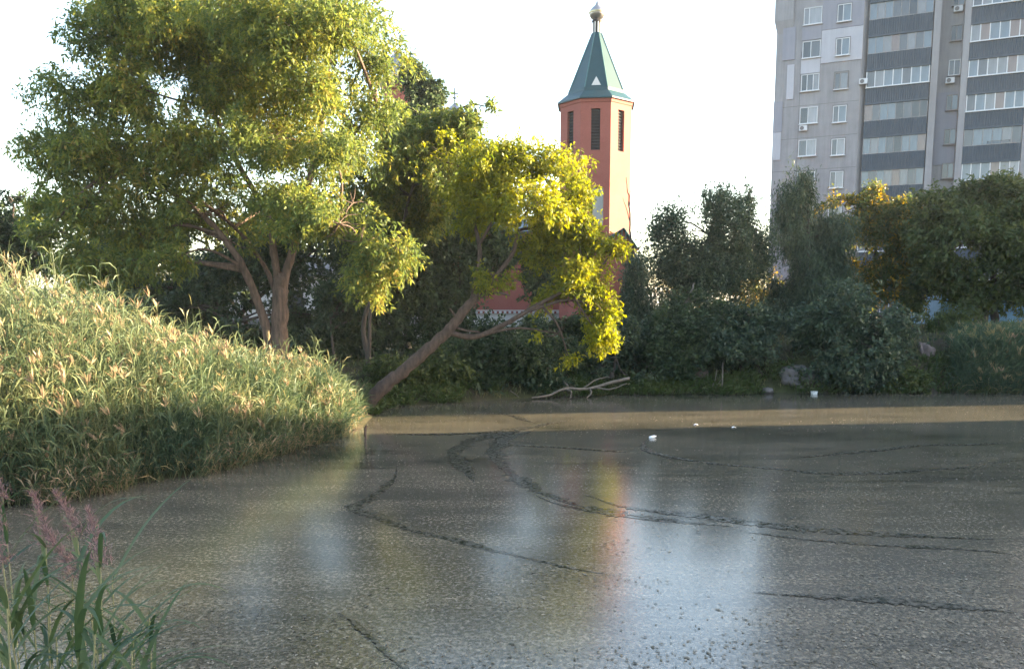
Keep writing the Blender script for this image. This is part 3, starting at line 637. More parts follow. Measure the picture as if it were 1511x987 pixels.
tree('locust_tree', 'big spreading locust tree with forked trunk rising above the reeds', big, 280000, (.19, .066), 'locust',
     limbs=[([(411, 533, 31), (412, 480, 31), (414, 430, 31), (416, 402, 31)], .37, .22),
            ([(413, 455, 31), (419, 415, 31), (432, 370, 31), (445, 320, 30.8), (462, 240, 30.5), (480, 150, 31), (490, 60, 31)], .19, .03),
            ([(412, 452, 31), (410, 415, 31), (404, 375, 30.8), (395, 320, 30.4), (350, 240, 30.5), (318, 170, 31), (305, 90, 31)], .17, .03),
            ([(412, 460, 31), (402, 420, 31.1), (385, 385, 31.3), (345, 335, 32), (270, 280, 32.4), (180, 230, 32.4), (100, 210, 32)], .10, .025),
            ([(401, 520, 31), (388, 468, 30.8), (368, 415, 30.6), (345, 372, 30.4), (300, 318, 30.4), (230, 270, 30.6), (150, 230, 31)], .19, .025),
            ([(440, 345, 30.8), (490, 330, 29), (540, 370, 27.2), (570, 380, 26.9)], .08, .03),
            ([(460, 250, 30.5), (520, 200, 30), (555, 150, 30)], .08, .03)],
     bark='bark', droop=.30, twig=.6, seed=3, gap=-.60, gapk=1.1)
# ---- leaning tree
lean = [(690, 270, 42, 36, 31.5), (748, 232, 50, 34, 30), (742, 238, 48, 36, 32.5), (805, 250, 48, 34, 31), (842, 290, 36, 36, 30.5), (862, 332, 24, 22, 30), (790, 300, 58, 36, 29.5), (800, 310, 55, 36, 32.5), (730, 300, 45, 34, 31),
        (850, 355, 44, 24, 30.5), (905, 368, 26, 12, 30.2), (800, 365, 40, 26, 31), (862, 410, 46, 34, 30), (880, 460, 36, 40, 29.8), (888, 500, 24, 20, 29.8), (835, 445, 40, 28, 30.5), (822, 492, 34, 18, 30), (838, 524, 16, 12, 30),
        (728, 408, 32, 22, 29.8), (700, 325, 30, 24, 31.5), (660, 240, 40, 34, 32)]
tree('leaning_tree', 'tree leaning far over the pond from the tip of the reed bank', lean, 88000, (.165, .072), 'gold',
     limbs=[([(530, 606, 29.6), (565, 572, 29.7), (600, 543, 29.8), (640, 508, 29.9), (668, 480, 30), (690, 452, 30), (704, 438, 30)], .27, .13),
            ([(660, 490, 30), (700, 497, 30), (745, 478, 30), (790, 452, 30), (830, 430, 30), (868, 408, 30)], .12, .04),
            ([(695, 448, 30), (702, 420, 30.3), (708, 370, 30.8), (698, 320, 31.2), (694, 275, 31.5)], .11, .04),
            ([(702, 440, 30), (730, 410, 30.3), (758, 370, 30.6), (765, 330, 30.8), (790, 300, 31)], .11, .04),
            ([(703, 440, 30), (730, 432, 29.8), (752, 436, 29.6)], .07, .025),
            ([(708, 360, 30.8), (735, 310, 30.6), (748, 260, 30.5)], .06, .02), ([(765, 340, 30.7), (800, 330, 30.5), (835, 300, 30.5)], .06, .02),
            ([(674, 484, 30), (690, 488, 29.8), (708, 490, 29.7)], .05, .03), ([(676, 472, 30), (664, 455, 29.9)], .07, .03)],
     bark='bark_mid', droop=.15, twig=.5, seed=9, gap=-.28, gapk=1.6)
# ---- lit tree between them, and the dark wood behind
tree('locust_tree', 'sunlit yellow green tree between the big locust and the leaning tree', [(600, 235, 52, 46, 37), (645, 205, 50, 38, 37), (690, 185, 34, 30, 36.5), (640, 275, 48, 36, 37), (585, 290, 45, 40, 38), (722, 158, 10, 8, 36.5), (675, 230, 40, 34, 38), (560, 220, 40, 45, 38), (575, 175, 30, 30, 38), (540, 270, 40, 40, 38.5), (630, 320, 40, 30, 38)],
     50000, (.23, .09), 'locust', trunk=(P(545, 450, 37)[0], 37, .13), seed=13, droop=.3)
dk = 'dark trees in the shade behind the pond'
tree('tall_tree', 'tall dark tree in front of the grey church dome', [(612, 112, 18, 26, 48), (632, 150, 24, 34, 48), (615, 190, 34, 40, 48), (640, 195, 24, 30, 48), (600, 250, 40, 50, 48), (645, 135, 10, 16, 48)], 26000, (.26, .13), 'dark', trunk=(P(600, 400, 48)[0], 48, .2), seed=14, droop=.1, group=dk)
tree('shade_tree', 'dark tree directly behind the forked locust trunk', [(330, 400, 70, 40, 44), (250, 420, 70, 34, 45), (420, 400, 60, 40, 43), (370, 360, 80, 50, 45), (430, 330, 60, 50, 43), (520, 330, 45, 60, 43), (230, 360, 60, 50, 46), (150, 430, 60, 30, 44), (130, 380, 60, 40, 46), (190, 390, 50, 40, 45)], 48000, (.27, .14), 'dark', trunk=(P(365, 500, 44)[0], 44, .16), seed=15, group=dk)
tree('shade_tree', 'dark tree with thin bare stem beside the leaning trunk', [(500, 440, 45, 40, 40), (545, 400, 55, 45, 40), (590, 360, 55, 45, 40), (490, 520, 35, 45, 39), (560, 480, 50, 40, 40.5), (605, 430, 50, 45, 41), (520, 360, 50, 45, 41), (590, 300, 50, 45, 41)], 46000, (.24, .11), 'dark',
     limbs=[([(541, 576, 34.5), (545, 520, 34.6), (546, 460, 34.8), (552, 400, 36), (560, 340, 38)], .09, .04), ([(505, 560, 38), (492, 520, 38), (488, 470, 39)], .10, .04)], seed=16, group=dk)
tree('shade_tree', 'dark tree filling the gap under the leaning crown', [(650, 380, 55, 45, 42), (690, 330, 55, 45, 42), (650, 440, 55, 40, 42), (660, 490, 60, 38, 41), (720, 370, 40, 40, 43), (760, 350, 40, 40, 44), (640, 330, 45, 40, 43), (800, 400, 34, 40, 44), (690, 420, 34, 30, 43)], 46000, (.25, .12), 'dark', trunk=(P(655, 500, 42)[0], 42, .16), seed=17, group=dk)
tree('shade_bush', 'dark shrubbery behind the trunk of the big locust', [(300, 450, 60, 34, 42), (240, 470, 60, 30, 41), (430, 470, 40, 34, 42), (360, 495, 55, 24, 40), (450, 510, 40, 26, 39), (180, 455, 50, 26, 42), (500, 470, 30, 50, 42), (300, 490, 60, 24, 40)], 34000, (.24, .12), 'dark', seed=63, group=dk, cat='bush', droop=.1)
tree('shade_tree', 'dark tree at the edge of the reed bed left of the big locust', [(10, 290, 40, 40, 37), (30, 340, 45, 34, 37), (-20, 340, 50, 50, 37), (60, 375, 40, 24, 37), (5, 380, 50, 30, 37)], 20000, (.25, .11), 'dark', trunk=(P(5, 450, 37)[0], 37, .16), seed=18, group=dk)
# ---- thicket on the far bank
bk = 'bushes along the far waterline'
for i, (lab, bl, n, mt) in enumerate([
    ('low brownish green bush at the foot of the leaning tree', [(610, 560, 44, 32, 34.5), (655, 555, 44, 36, 35), (580, 555, 28, 34, 34)], 17000, 'olive'),
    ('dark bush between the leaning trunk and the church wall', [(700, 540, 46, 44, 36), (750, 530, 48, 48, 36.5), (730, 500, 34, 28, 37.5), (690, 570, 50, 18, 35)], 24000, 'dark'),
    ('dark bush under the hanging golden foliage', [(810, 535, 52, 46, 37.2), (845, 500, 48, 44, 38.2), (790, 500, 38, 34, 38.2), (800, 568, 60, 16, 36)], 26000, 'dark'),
    ('bluish bush behind the fallen branches', [(890, 540, 44, 40, 37.8), (920, 510, 36, 46, 38.2), (870, 555, 34, 26, 37.4), (935, 560, 34, 24, 37.2)], 22000, 'blue')]):
    tree('bush', lab, bl, n, (.21, .10), mt, seed=30 + i, group=bk, cat='bush', per=10, twig=.55, droop=.05, gap=-.3, gapk=1.9)
tree('willow_tree', 'slender grey green willow to the right of the bell tower', [(938, 400, 18, 40, 43), (932, 450, 24, 50, 43), (925, 500, 28, 45, 42.5), (945, 530, 24, 40, 42), (955, 480, 22, 40, 43)], 24000, (.24, .055), 'blue', trunk=(P(942, 500, 43)[0], 43, .10), seed=41, droop=.9, spread=.3, twig=.9)
tree('poplar_tree', 'bushy dark tree with upright shoots against the sky beside the tower', [(1062, 330, 34, 46, 44), (1015, 345, 36, 36, 44), (985, 385, 34, 36, 44), (1095, 335, 14, 46, 44), (1050, 400, 52, 44, 44), (990, 330, 22, 24, 44.5), (1066, 290, 9, 26, 44), (1045, 305, 10, 20, 44), (1000, 430, 44, 34, 44), (1085, 400, 30, 40, 45), (1125, 375, 16, 44, 45), (1115, 345, 14, 26, 45), (1105, 300, 6, 20, 44), (970, 345, 12, 14, 44)], 56000, (.20, .085), 'blue',
     trunk=(P(1010, 500, 44)[0], 44, .15), seed=42, droop=-.1, up=.75, twig=1.1, spread=.35, gap=-.4)
tree('golden_tree', 'small tree, yellow sunlight coloured into its leaves, glimpsed between the upright tree and the willow', [(1105, 395, 26, 34, 53), (1112, 430, 22, 26, 53), (1090, 425, 20, 24, 53), (1045, 425, 44, 26, 55), (985, 430, 40, 28, 55), (1140, 430, 30, 40, 56), (1080, 450, 60, 20, 54)], 20000, (.16, .08), 'sun_tinted', trunk=(P(1105, 450, 53)[0], 53, .1), seed=43)
tree('willow_tree', 'dark drooping willow in front of the left edge of the apartment block', [(1172, 300, 26, 36, 47), (1165, 350, 32, 50, 47), (1185, 420, 46, 55, 46), (1222, 390, 36, 50, 47), (1150, 420, 26, 55, 47), (1180, 480, 48, 40, 45), (1188, 268, 14, 16, 47), (1225, 345, 34, 34, 47.5)], 62000, (.26, .055), 'blue', trunk=(P(1180, 500, 46.5)[0], 46.5, .2), seed=44, droop=.95, spread=.3, twig=1.0)
tree('sun_tinted_tree', 'tree with yellow sunlight coloured into its leaves in front of the blue balconies', [(1290, 295, 24, 26, 50), (1300, 322, 28, 24, 50), (1250, 312, 38, 26, 50), (1330, 340, 48, 38, 50), (1280, 365, 52, 40, 50), (1345, 395, 44, 36, 50), (1290, 420, 44, 34, 49.5), (1215, 330, 26, 28, 50.5), (1335, 310, 20, 18, 50)], 60000, (.25, .115), 'sun_tinted', trunk=(P(1290, 470, 50)[0], 50, .2), seed=45, droop=.2, gap=-.3, gapk=1.6, twig=.8)
tree('walnut_tree', 'broad dark green walnut tree in front of the right balconies', [(1395, 310, 40, 34, 46), (1440, 290, 40, 30, 46), (1485, 290, 40, 34, 46), (1520, 320, 40, 45, 46), (1420, 360, 60, 42, 45), (1485, 370, 55, 45, 45), (1385, 400, 48, 38, 46), (1440, 430, 55, 28, 46), (1505, 430, 45, 30, 46), (1370, 350, 30, 34, 47), (1560, 380, 50, 70, 46), (1360, 440, 30, 24, 47)], 76000, (.26, .125), 'olive',
     limbs=[([(1470, 492, 46), (1468, 470, 46), (1465, 430, 46), (1470, 380, 46), (1480, 310, 46)], .26, .06), ([(1466, 450, 46), (1430, 415, 46), (1400, 370, 46), (1390, 320, 46)], .14, .04), ([(1468, 440, 46), (1500, 410, 46), (1530, 370, 46)], .14, .04)], seed=46, droop=.2, gap=-.32, gapk=1.6, twig=.8)
for i, (lab, bl, n, mt) in enumerate([
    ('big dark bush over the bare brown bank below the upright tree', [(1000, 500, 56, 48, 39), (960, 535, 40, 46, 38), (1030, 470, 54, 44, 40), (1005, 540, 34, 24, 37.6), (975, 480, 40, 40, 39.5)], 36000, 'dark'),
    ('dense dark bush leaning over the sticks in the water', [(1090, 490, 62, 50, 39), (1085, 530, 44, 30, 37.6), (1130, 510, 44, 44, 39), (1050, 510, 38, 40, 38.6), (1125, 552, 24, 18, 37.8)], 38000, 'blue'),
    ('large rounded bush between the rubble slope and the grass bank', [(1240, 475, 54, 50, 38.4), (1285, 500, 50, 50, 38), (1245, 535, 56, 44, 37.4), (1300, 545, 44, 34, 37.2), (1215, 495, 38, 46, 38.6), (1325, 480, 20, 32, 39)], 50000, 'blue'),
    ('low bush at the waterline beside the right reed stand', [(1335, 562, 38, 18, 37.0), (1290, 566, 38, 14, 36.9)], 10000, 'olive')]):
    tree('bush', lab, bl, n, (.21, .10), mt, seed=50 + i, group=bk, cat='bush', per=10, twig=.6, droop=.1, gap=-.3, gapk=1.9)
tree('bush', 'grey green shrub growing above the right reeds before the shed', [(1410, 470, 34, 20, 43), (1385, 480, 20, 14, 42.5)], 7000, (.14, .06), 'olive', seed=61, group=bk, cat='bush', per=10, twig=.4)

# ================================================================== REEDS AND GRASS
def reed_mesh(x, y, z0, ztop, seed, nl=10, lsz=1.05, plume=.10, lean=(-.10, 0), dry=0.0):
    g = np.random.default_rng(seed); n = len(x); H = ztop - z0
    base = np.stack([x, y, z0 - .1], 1); ld = np.stack([lean[0] + g.normal(size=n) * .14, lean[1] + g.normal(size=n) * .12, np.ones(n)], 1); top = base + ld * (H + .1)[:, None]
    VS, FS, AT = [], [], []; off = 0
    def put(V, F, A):
        nonlocal off
        VS.append(V); FS.append(F + off); AT.append(A); off += len(V)
    sd = unit(np.stack([g.normal(size=n), g.normal(size=n) * .3, np.zeros(n)], 1)) * .007
    V = np.stack([base - sd, base + sd, top + sd * .5, top - sd * .5], 1).reshape(-1, 3); tone = g.uniform(size=n) * .4
    put(V, np.arange(4 * n).reshape(n, 4), np.repeat(tone + .35, 4))
    for j in range(nl):
        f = (j + g.uniform(size=n)) / nl; f = .12 + .86 * f; p = base + (top - base) * f[:, None]
        az = g.uniform(0, 6.28, size=n); el = g.uniform(.55, 1.35, size=n)
        a = np.stack([np.cos(az) * np.cos(el), np.sin(az) * np.cos(el), np.sin(el)], 1)
        L = g.uniform(.40, .95, size=n) * lsz * (1.25 - .4 * f) * (.6 + .4 * np.clip(H / 2, .3, 1)); Wd = g.uniform(.020, .036, size=n) * lsz
        lv, lf = leaf_quads(p, a, L, Wd, .6, .35, g)
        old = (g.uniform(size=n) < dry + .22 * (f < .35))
        put(lv, lf, np.repeat(np.where(old, .95, np.clip(tone * .45 + g.uniform(size=n) * .28 + .42 * f ** 1.5 - .06, 0, .85)), 4))  # height term puts sunlit straw tops and shaded green feet into the colour
    sel = g.uniform(size=n) < plume; tp = top[sel]; k = len(tp)
    for j in range(7):
        a = np.stack([g.normal(size=k) * .35 - .25, g.normal(size=k) * .3, np.ones(k) * .9], 1)
        lv, lf = leaf_quads(tp - np.array([0, 0, .06]) + g.normal(size=(k, 3)) * .02, a, g.uniform(.16, .34, size=k) * lsz, .045 * lsz, .2, .1, g)
        put(lv, lf, np.full(4 * k, 1.0))
    return np.vstack(VS), np.vstack(FS), np.concatenate(AT)
g = np.random.default_rng(77)
x = g.uniform(-22, -4, 60000); y = g.uniform(13.5, 31, 60000); d = pond_dist(x, y)
ok = (d > -.35) & (d < 8.5 - .18 * (y - 14)) & ~((np.hypot(x + 9, y - 30.6) < .8)); ok &= (x < -5.0 - .12 * np.maximum(y - 26, 0))
ok &= ~((y > 27.5) & (d > 4))
x, y, d = x[ok], y[ok], d[ok]; x, y, d = x[:15500], y[:15500], d[:15500]
z0 = np.maximum(ground_z(x, y), -.1)
zt = np.interp(y, [14, 16, 18, 21, 24, 27, 29.5], [4.3, 4.0, 3.5, 2.75, 2.1, 1.5, .9]) + np.maximum(d, 0) * np.interp(y, [16, 20, 24, 30], [.44, .36, .20, .08])
hh = np.clip(zt - z0 + .30 * sine_noise(np.stack([x, y, 0 * x], 1), 1.5, 74) + .2 * sine_noise(np.stack([x, y, 0 * x], 1), 4, 75), .45, 3.5) * g.uniform(.5, 1.1, size=len(x)) * np.where(g.uniform(size=len(x)) < .07, 1.28, 1) * np.interp(d, [-.35, .1, .9], [.45, .65, 1.0])
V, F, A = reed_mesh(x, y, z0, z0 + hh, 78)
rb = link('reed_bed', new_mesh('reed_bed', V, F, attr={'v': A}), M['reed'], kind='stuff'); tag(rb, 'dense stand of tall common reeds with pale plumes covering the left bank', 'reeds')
x = g.uniform(17.5, 27, 6000); y = g.uniform(36, 41.5, 6000); d = pond_dist(x, y); px_ = PPX + FPX * x / y
ok = (d > -.3) & (x > 20.2 + .55 * (y - 36.5) + g.normal(size=len(x)) * .3) & (d < 4.2); x, y = x[ok][:3600], y[ok][:3600]; d = d[ok][:3600]
z0 = np.maximum(ground_z(x, y), -.1); hh = np.clip(2.55 - z0 + .25 * sine_noise(np.stack([x, y, 0 * x], 1), 1.3, 71), .5, 2.0) * g.uniform(.45, 1.3, size=len(x)) * np.interp(d, [-.3, .5], [.5, 1])
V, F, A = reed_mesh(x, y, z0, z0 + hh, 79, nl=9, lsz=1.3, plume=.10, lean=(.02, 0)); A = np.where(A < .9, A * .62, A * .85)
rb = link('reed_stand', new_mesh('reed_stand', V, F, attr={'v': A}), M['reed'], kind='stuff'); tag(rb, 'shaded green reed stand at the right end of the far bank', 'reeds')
x = g.uniform(-14, -4, 40000); y = g.uniform(13.5, 30, 40000); d = pond_dist(x, y); ok = (d > -.4) & (d < .25) & (y < 24.5) & (sine_noise(np.stack([x, y, 0 * x], 1), 2.0, 76) > -.25); x, y = x[ok][:420], y[ok][:420]
z0 = np.maximum(ground_z(x, y), -.05); hh = g.uniform(.3, .9, size=len(x))
V, F, A = reed_mesh(x, y, z0, z0 + hh, 80, nl=6, lsz=.9, plume=0, lean=(.45, -.3), dry=.4)
rb = link('dry_reeds', new_mesh('dry_reeds', V, F, attr={'v': A}), M['reed'], kind='stuff'); tag(rb, 'broken dry reeds leaning over the water along the reed bed', 'reeds')
# grass and litter on the banks
x = g.uniform(-20, 32, 90000); y = g.uniform(5, 58, 90000); d = pond_dist(x, y)
ok = (d > .02) & (y > 28) & (d < 12) & (g.uniform(size=len(x)) < np.exp(-d / 6)); x, y = x[ok][:26000], y[ok][:26000]; n = len(x)
p = np.stack([x, y, ground_z(x, y) - .02], 1); a = np.stack([g.normal(size=n) * .35, g.normal(size=n) * .35, np.ones(n)], 1)
lv, lf = leaf_quads(p, a, g.uniform(.15, .5, size=n), g.uniform(.02, .045, size=n), .1, .2, g)
x = g.uniform(-6, 26, 60000); y = g.uniform(29, 40, 60000); d = pond_dist(x, y); ok = (d > -.15) & (d < 1.6) & (sine_noise(np.stack([x, y, 0 * x], 1), 1.8, 56) > -.45); x, y = x[ok][:9000], y[ok][:9000]; k = len(x)
p = np.stack([x, y, np.maximum(ground_z(x, y), 0) - .02], 1); a = np.stack([g.normal(size=k) * .5, g.normal(size=k) * .4 - .35, np.ones(k)], 1)
lv2, lf2 = leaf_quads(p, a, g.uniform(.25, .75, size=k), g.uniform(.04, .09, size=k), .3, .35, g)
lf = np.vstack([lf, lf2 + len(lv)]); lv = np.vstack([lv, lv2]); n += k
gr_ = link('bank_grass', new_mesh('bank_grass', lv, lf, attr={'v': np.repeat(np.where(np.arange(n) < n - k, g.uniform(size=n), g.uniform(size=n) * .35), 4)}), M['grass'], kind='stuff'); tag(gr_, 'rough grass growing on the far bank under the trees', 'grass')

# floating leaf litter
n = 44000; yy = 7.5 + 27 * g.uniform(size=n) ** 1.6; xx = g.uniform(-.70, .70, size=n) * yy
ok = (pond_dist(xx, yy) < -.1) & (sine_noise(np.stack([xx * .6, yy, 0 * xx], 1), 1.0, 55) + .6 * sine_noise(np.stack([xx * .5, yy, 0 * xx], 1), 3.5, 57) + g.normal(size=n) * .3 > .15); xx, yy = xx[ok], yy[ok]; n = len(xx)
p = np.stack([xx, yy, np.full(n, .006)], 1); az = g.uniform(0, 6.28, size=n); a = np.stack([np.cos(az), np.sin(az), np.zeros(n)], 1)
s_ = np.stack([-np.sin(az), np.cos(az), np.zeros(n)], 1); L = .014 + .06 * g.uniform(size=n) ** 2.2 * np.where(g.uniform(size=n) < .06, 1.7, 1); 
mid = p + a * (L * .5)[:, None]; V = np.stack([p, mid + s_ * (L * .22)[:, None], p + a * L[:, None], mid - s_ * (L * .22)[:, None]], 1); V[:, 1, 2] += .006; V[:, 3, 2] += .004
M['litter'] = leafy('floating_litter', [(0, (.04, .04, .025)), (.6, (.12, .105, .075)), (1, (.27, .24, .19))], trans=.1, nscale=2)
fl = link('floating_leaves', new_mesh('floating_leaves', V.reshape(-1, 3), np.arange(4 * n).reshape(n, 4), attr={'v': np.repeat(g.uniform(size=n), 4)}), M['litter'], kind='stuff'); tag(fl, 'small fallen leaves scattered over the pond surface', 'leaf litter')

# ================================================================== BANK DETAILS
def mound(name, label, cat, c, r, material, seed, n=26, amp=.28):
    g_ = np.random.default_rng(seed); th = np.linspace(0, 2 * math.pi, n * 2, endpoint=False); ph = np.linspace(.02, math.pi - .02, n)
    T, Q = np.meshgrid(th, ph); u = np.stack([np.sin(Q) * np.cos(T), np.sin(Q) * np.sin(T), np.cos(Q)], -1).reshape(-1, 3)
    k = 1 + amp * sine_noise(u * 2.2, 1.6, seed) + amp * .5 * sine_noise(u * 6, 1.8, seed + 1) + amp * .2 * g_.normal(size=len(u)) * .3
    V_ = u * k[:, None] * np.array(r); I_ = np.arange(len(u)).reshape(n, n * 2); J = np.roll(I_, -1, 1)
    F_ = np.stack([I_[:-1], I_[1:], J[1:], J[:-1]], -1).reshape(-1, 4)
    o_ = link(name, new_mesh(name, V_, F_), material, None, tuple(c)); return tag(o_, label, cat)
c = P(1172, 566, 37.6); mound('rubble_slope', 'grey rubble slope running down to the water between the bushes', 'rubble', (c[0], 38.2, .35), (1.0, 1.3, .95), M['rubble'], 5)
c = P(1362, 520, 39.3); mound('eroded_bank', 'eroded pinkish soil bank beside the right reed stand', 'soil bank', (c[0] - .1, 39.3, .8), (.6, 1.3, 1.25), M['eroded'], 8)
c = P(1022, 565, 38.0); mound('bare_soil', 'bare reddish soil hollow under the big dark bush', 'soil bank', (c[0], 38.4, .3), (.65, .8, .75), M['soil'], 9)
for i, (px, py, s) in enumerate([(1113, 572, .28), (1135, 575, .20), (1150, 572, .26)]):
    c = WP(px, py + 6); mound('stone', ['pale stone at the waterline beside the standing sticks', 'small flat stone between two larger stones at the waterline', 'pale stone at the foot of the rubble slope'][i], 'stone', (c[0], c[1] + .25, .1), (s * 1.3, s, s * .8), M['rubble'], 20 + i, 12)
def branch_thing(name, label, cat, paths, material):
    base = np.array(paths[0][0][0]); t_ = thing(name, label, cat, tuple(base))
    for k, (pts, r0, r1, nm) in enumerate(paths):
        sp_ = smooth_path(pts, 6); sp_[1:-1] += RNG.normal(size=(len(sp_) - 2, 3)) * r0 * .25
        V_, F_ = tube_np(sp_ - base, np.linspace(r0, r1, len(sp_)), 7); link(nm, new_mesh(nm, V_, np.array(F_), smooth=True), material, t_)
Q = lambda px, py, Y: tuple(P(px, py, Y))
QF = lambda px, py, Y: tuple(P(px, py, Y - .9))
branch_thing('fallen_branch', 'bleached fallen branch lying in the water under the golden foliage', 'branch', [
    ([QF(785, 587, 35.0), QF(810, 583, 35.4), QF(835, 573, 35.8), QF(865, 574, 36.2), QF(900, 565, 36.6), QF(928, 558, 37)], .04, .08, 'stem'),
    ([QF(836, 575, 35.8), QF(843, 578, 35.6), QF(841, 587, 35.2)], .05, .02, 'twig'), ([QF(870, 573, 36.2), QF(872, 580, 35.8), QF(866, 587, 35.4)], .05, .02, 'twig'),
    ([QF(838, 570, 35.9), QF(832, 563, 36)], .05, .02, 'twig'), ([QF(880, 572, 36.3), QF(900, 574, 36.2), QF(925, 566, 36.4)], .04, .02, 'twig'), ([QF(860, 574, 36.2), QF(880, 560, 36.4), QF(900, 556, 36.6)], .04, .015, 'twig')], M['bark_pale'])
branch_thing('driftwood_stick', 'short pale stick poking out of the water left of the fallen branch', 'stick', [([Q(768, 589, 34.6), Q(762, 583, 34.6), Q(753, 576, 34.6)], .03, .02, 'stem')], M['bark_pale'])
branch_thing('dead_stem', 'upright dead stem standing in the shallows below the dense bush', 'stick', [([Q(1066, 581, 36.3), Q(1066, 560, 36.4), Q(1067, 535, 36.6)], .035, .025, 'stem'), ([Q(1048, 580, 36.4), Q(1055, 560, 36.5), Q(1058, 545, 36.6)], .025, .015, 'twig'), ([Q(1050, 579, 36.4), Q(1060, 566, 36.5), Q(1066, 558, 36.5)], .02, .015, 'twig')], M['bark_pale'])
branch_thing('bare_tree', 'pale leaning bare trunk in the thicket below the upright tree', 'tree', [([Q(968, 496, 39.4), Q(985, 478, 39.4), Q(1005, 455, 39.4), Q(1016, 440, 39.5), Q(1024, 418, 39.8)], .07, .04, 'stem'), ([Q(1010, 448, 39.4), Q(1022, 444, 39.4), Q(1032, 440, 39.5)], .035, .015, 'twig')], M['bark_pale'])
branch_thing('bare_sapling', 'thin leafless sapling rising before the sunlit tower face', 'sapling', [([Q(931, 470, 48), Q(931, 400, 48), Q(930, 340, 48), Q(928, 295, 48), Q(924, 262, 48)], .10, .02, 'stem'), ([Q(930, 330, 48), Q(925, 310, 48), Q(919, 292, 48)], .03, .012, 'twig'), ([Q(929, 305, 48), Q(931, 280, 48), Q(933, 262, 48)], .03, .012, 'twig')], M['bark_dark'])
c = WP(530, 655); branch_thing('marker_post', 'thin wooden post standing in the water off the reed tip', 'post', [([(c[0], c[1] + 1.0, -.3), (c[0], c[1] + 1.0, .12), (c[0] + .02, c[1] + 1.0, .38)], .045, .04, 'stem')], M['bark'])
M['litter_white'] = plain('white_litter', (.8, .8, .8), (.7, .7, .7), 6, .5)
c = WP(1200, 581); bx = thing('foam_box', 'small white foam box at the far waterline', 'box', (c[0], c[1] - .1, -.05)); bx.rotation_euler = (0, 0, .3); bx.scale = (.7,) * 3
link('body', MB().box(-.16, .16, -.12, .12, 0, .20).mesh('body'), M['litter_white'], bx); link('lid', MB().box(-.18, .18, -.14, .14, .203, .26).mesh('lid'), M['litter_white'], bx)
c = WP(963, 646); bo = thing('plastic_bottle', 'white plastic bottle floating on the open pond', 'bottle', (c[0], c[1], .03)); bo.rotation_euler = (0, R(84), .5); bo.scale = (.7,) * 3
link('body', MB().lathe([(.03, -.17), (.06, -.16), (.065, -.05), (.06, 0), (.065, .06), (.05, .12), (.025, .16)], 14).mesh('body', True), M['litter_white'], bo); link('cap', MB().lathe([(.028, .161), (.028, .19)], 12).mesh('cap'), M['litter_white'], bo)
for px, py, lab in ((1027, 627, 'white scrap of litter floating at the edge of the sunlit strip'), (1083, 631, 'white scrap of litter floating in the shade right of another scrap')):
    c = WP(px, py); s_ = thing('litter_scrap', lab, 'litter', (c[0], c[1], .005)); s_.scale = (.55,) * 3; link('sheet', MB().add([(-.14, -.06, 0), (0, -.1, .04), (.15, -.04, .0), (.1, .07, .03), (-.02, .1, .07), (-.13, .05, .02)], [(0, 1, 4, 5), (1, 2, 3, 4)]).mesh('sheet'), M['litter_white'], s_)

# ================================================================== FOREGROUND REEDS beside the camera
M['blade'] = leafy('near_reed_blade', [(0, (.028, .052, .026)), (.6, (.055, .088, .038)), (1, (.12, .125, .06))], trans=.3, nscale=4)
M['plume'] = plain('reed_plume', (.20, .12, .12), (.12, .07, .075), 30, .9)
M['cane'] = plain('reed_cane', (.19, .19, .10), (.12, .12, .07), 10, .7)
def blade_mesh(L, Wd, droop, seed):
    g_ = random.Random(seed); V_, F_ = [], []; n_ = 9; x_ = z_ = 0.0; ang = g_.uniform(.55, 1.1); tw = g_.uniform(-.6, .6)
    for i in range(n_ + 1):
        t_ = i / n_; wv = Wd * (min(1, .35 + t_ * 4) * (1 - t_ ** 2.2)) + .0006; s1 = math.sin(tw * t_)
        V_ += [(x_, -wv / 2, z_ + wv * .16 + s1 * wv * .4), (x_, 0, z_), (x_, wv / 2, z_ + wv * .16 - s1 * wv * .4)]
        a_ = ang - droop * t_ ** 1.4; x_ += L / n_ * math.cos(a_); z_ += L / n_ * math.sin(a_)
    for i in range(n_): F_ += [(3*i, 3*i+1, 3*i+4, 3*i+3), (3*i+1, 3*i+2, 3*i+5, 3*i+4)]
    V_ = np.array(V_); return new_mesh('leaf', V_, np.array(F_), attr={'v': np.full(len(V_), g_.uniform(0, .8))}, smooth=True)
BL = [blade_mesh(random.uniform(.40, .66), random.uniform(.017, .029), random.uniform(.4, 1.9), 100 + i) for i in range(9)]
def plume_mesh(seed):
    g_ = np.random.default_rng(seed); n_ = 420; t_ = g_.uniform(size=n_); p_ = np.stack([-.10 * t_ ** 2 + g_.normal(size=n_) * .032 * (1 - t_), g_.normal(size=n_) * .032 * (1 - t_), t_ * .26], 1)
    a_ = np.stack([g_.normal(size=n_) * .5 - .35, g_.normal(size=n_) * .5, np.ones(n_) * .8], 1); v_, f_ = leaf_quads(p_, a_, g_.uniform(.02, .07, size=n_), .0035, .1, .2, g_); return new_mesh('plume', v_, f_)
PL = [plume_mesh(i) for i in range(3)]
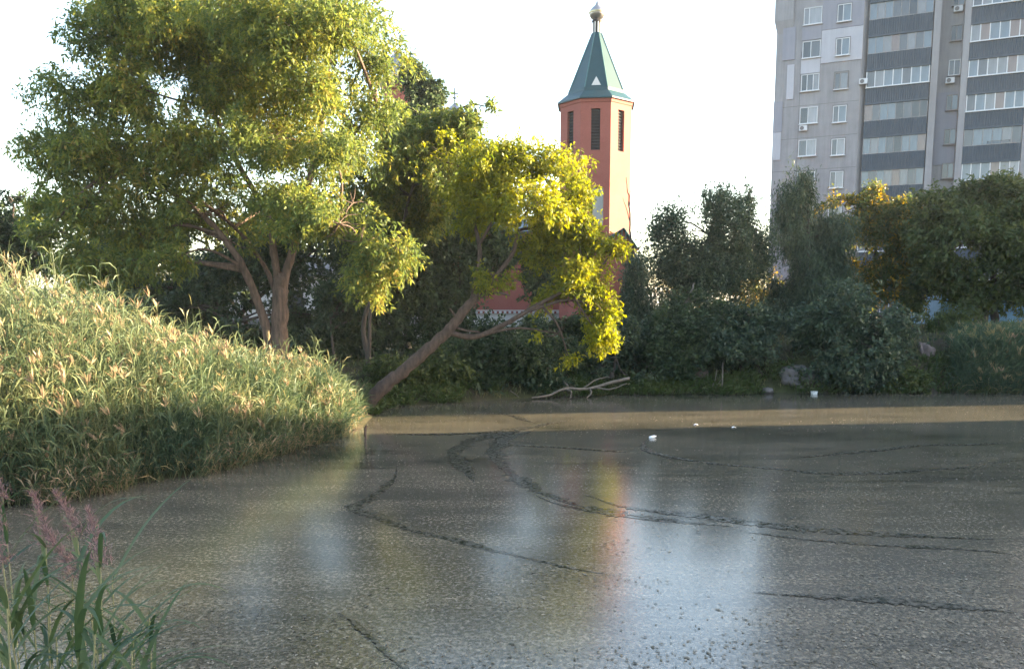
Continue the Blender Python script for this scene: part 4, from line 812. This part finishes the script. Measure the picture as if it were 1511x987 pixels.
near = [(60, 800, 3.9, 1), (115, 790, 4.2, 1), (150, 905, 3.3, 0), (20, 830, 3.3, 1), (95, 880, 3.0, 0), (30, 910, 3.2, 0), (215, 900, 3.7, 0), (-20, 780, 4.0, 1), (180, 960, 2.9, 0), (75, 940, 3.2, 0), (135, 830, 3.6, 1), (10, 735, 4.6, 1), (110, 930, 2.9, 0), (50, 870, 3.4, 0), (160, 850, 4.0, 0), (0, 890, 2.9, 0), (40, 930, 3.4, 0), (130, 960, 3.0, 0), (190, 930, 3.5, 0), (85, 850, 3.7, 1), (60, 900, 3.5, 0)]
for i, (px, py, Y, plm) in enumerate(near):
    top = P(px, py, Y); zg = gz(top[0], Y); H = top[2] - zg
    t_ = thing('reed', 'near reed stalk topped by a pinkish plume' if plm else 'near leafy green reed stalk without a plume', 'reed', (top[0], Y, zg), 0, 'reeds at the corner of the near bank')
    lx = random.uniform(-.05, .08); link('stem', MB().tube(smooth_path([(0, 0, -.1), (lx * .4, 0, H * .5), (lx, 0, H)], 4), np.linspace(.006, .003, 9), 6).mesh('stem', True), M['cane'], t_)
    nlf = 9
    for j in range(nlf):
        f = .42 + .56 * j / (nlf - 1); o_ = link('leaf', BL[(i * 5 + j * 2) % 9], M['blade'], t_, (lx * f ** 1.3, 0, H * f))
        az = random.uniform(-1.3, 1.3) + (math.pi if j % 2 and random.random() < .6 else 0); o_.rotation_euler = (0, 0, az); s_ = random.uniform(.75, 1.15); o_.scale = (s_,) * 3
    if plm: o_ = link('plume', PL[i % 3], M['plume'], t_, (lx, 0, H - .03), 'stuff'); o_.rotation_euler = (0, 0, random.uniform(-.8, .8))


# ================================================================== thin bluish veil added over everything to lift the dark tones
m, t, o = mat('added_veil'); pv = nd(t, 'ShaderNodeVolumePrincipled'); pv.inputs['Color'].default_value = (.80, .87, 1.0, 1); pv.inputs['Density'].default_value = .00016; pv.inputs['Anisotropy'].default_value = .1
t.links.new(pv.outputs[0], o.inputs['Volume'])
hz = link('added_veil', MB().box(-3000, 3000, -3000, 3000, -3, 45).mesh('added_veil'), m, kind='stuff'); tag(hz, 'thin bluish veil added over the pond to lift the dark tones', 'added_veil')
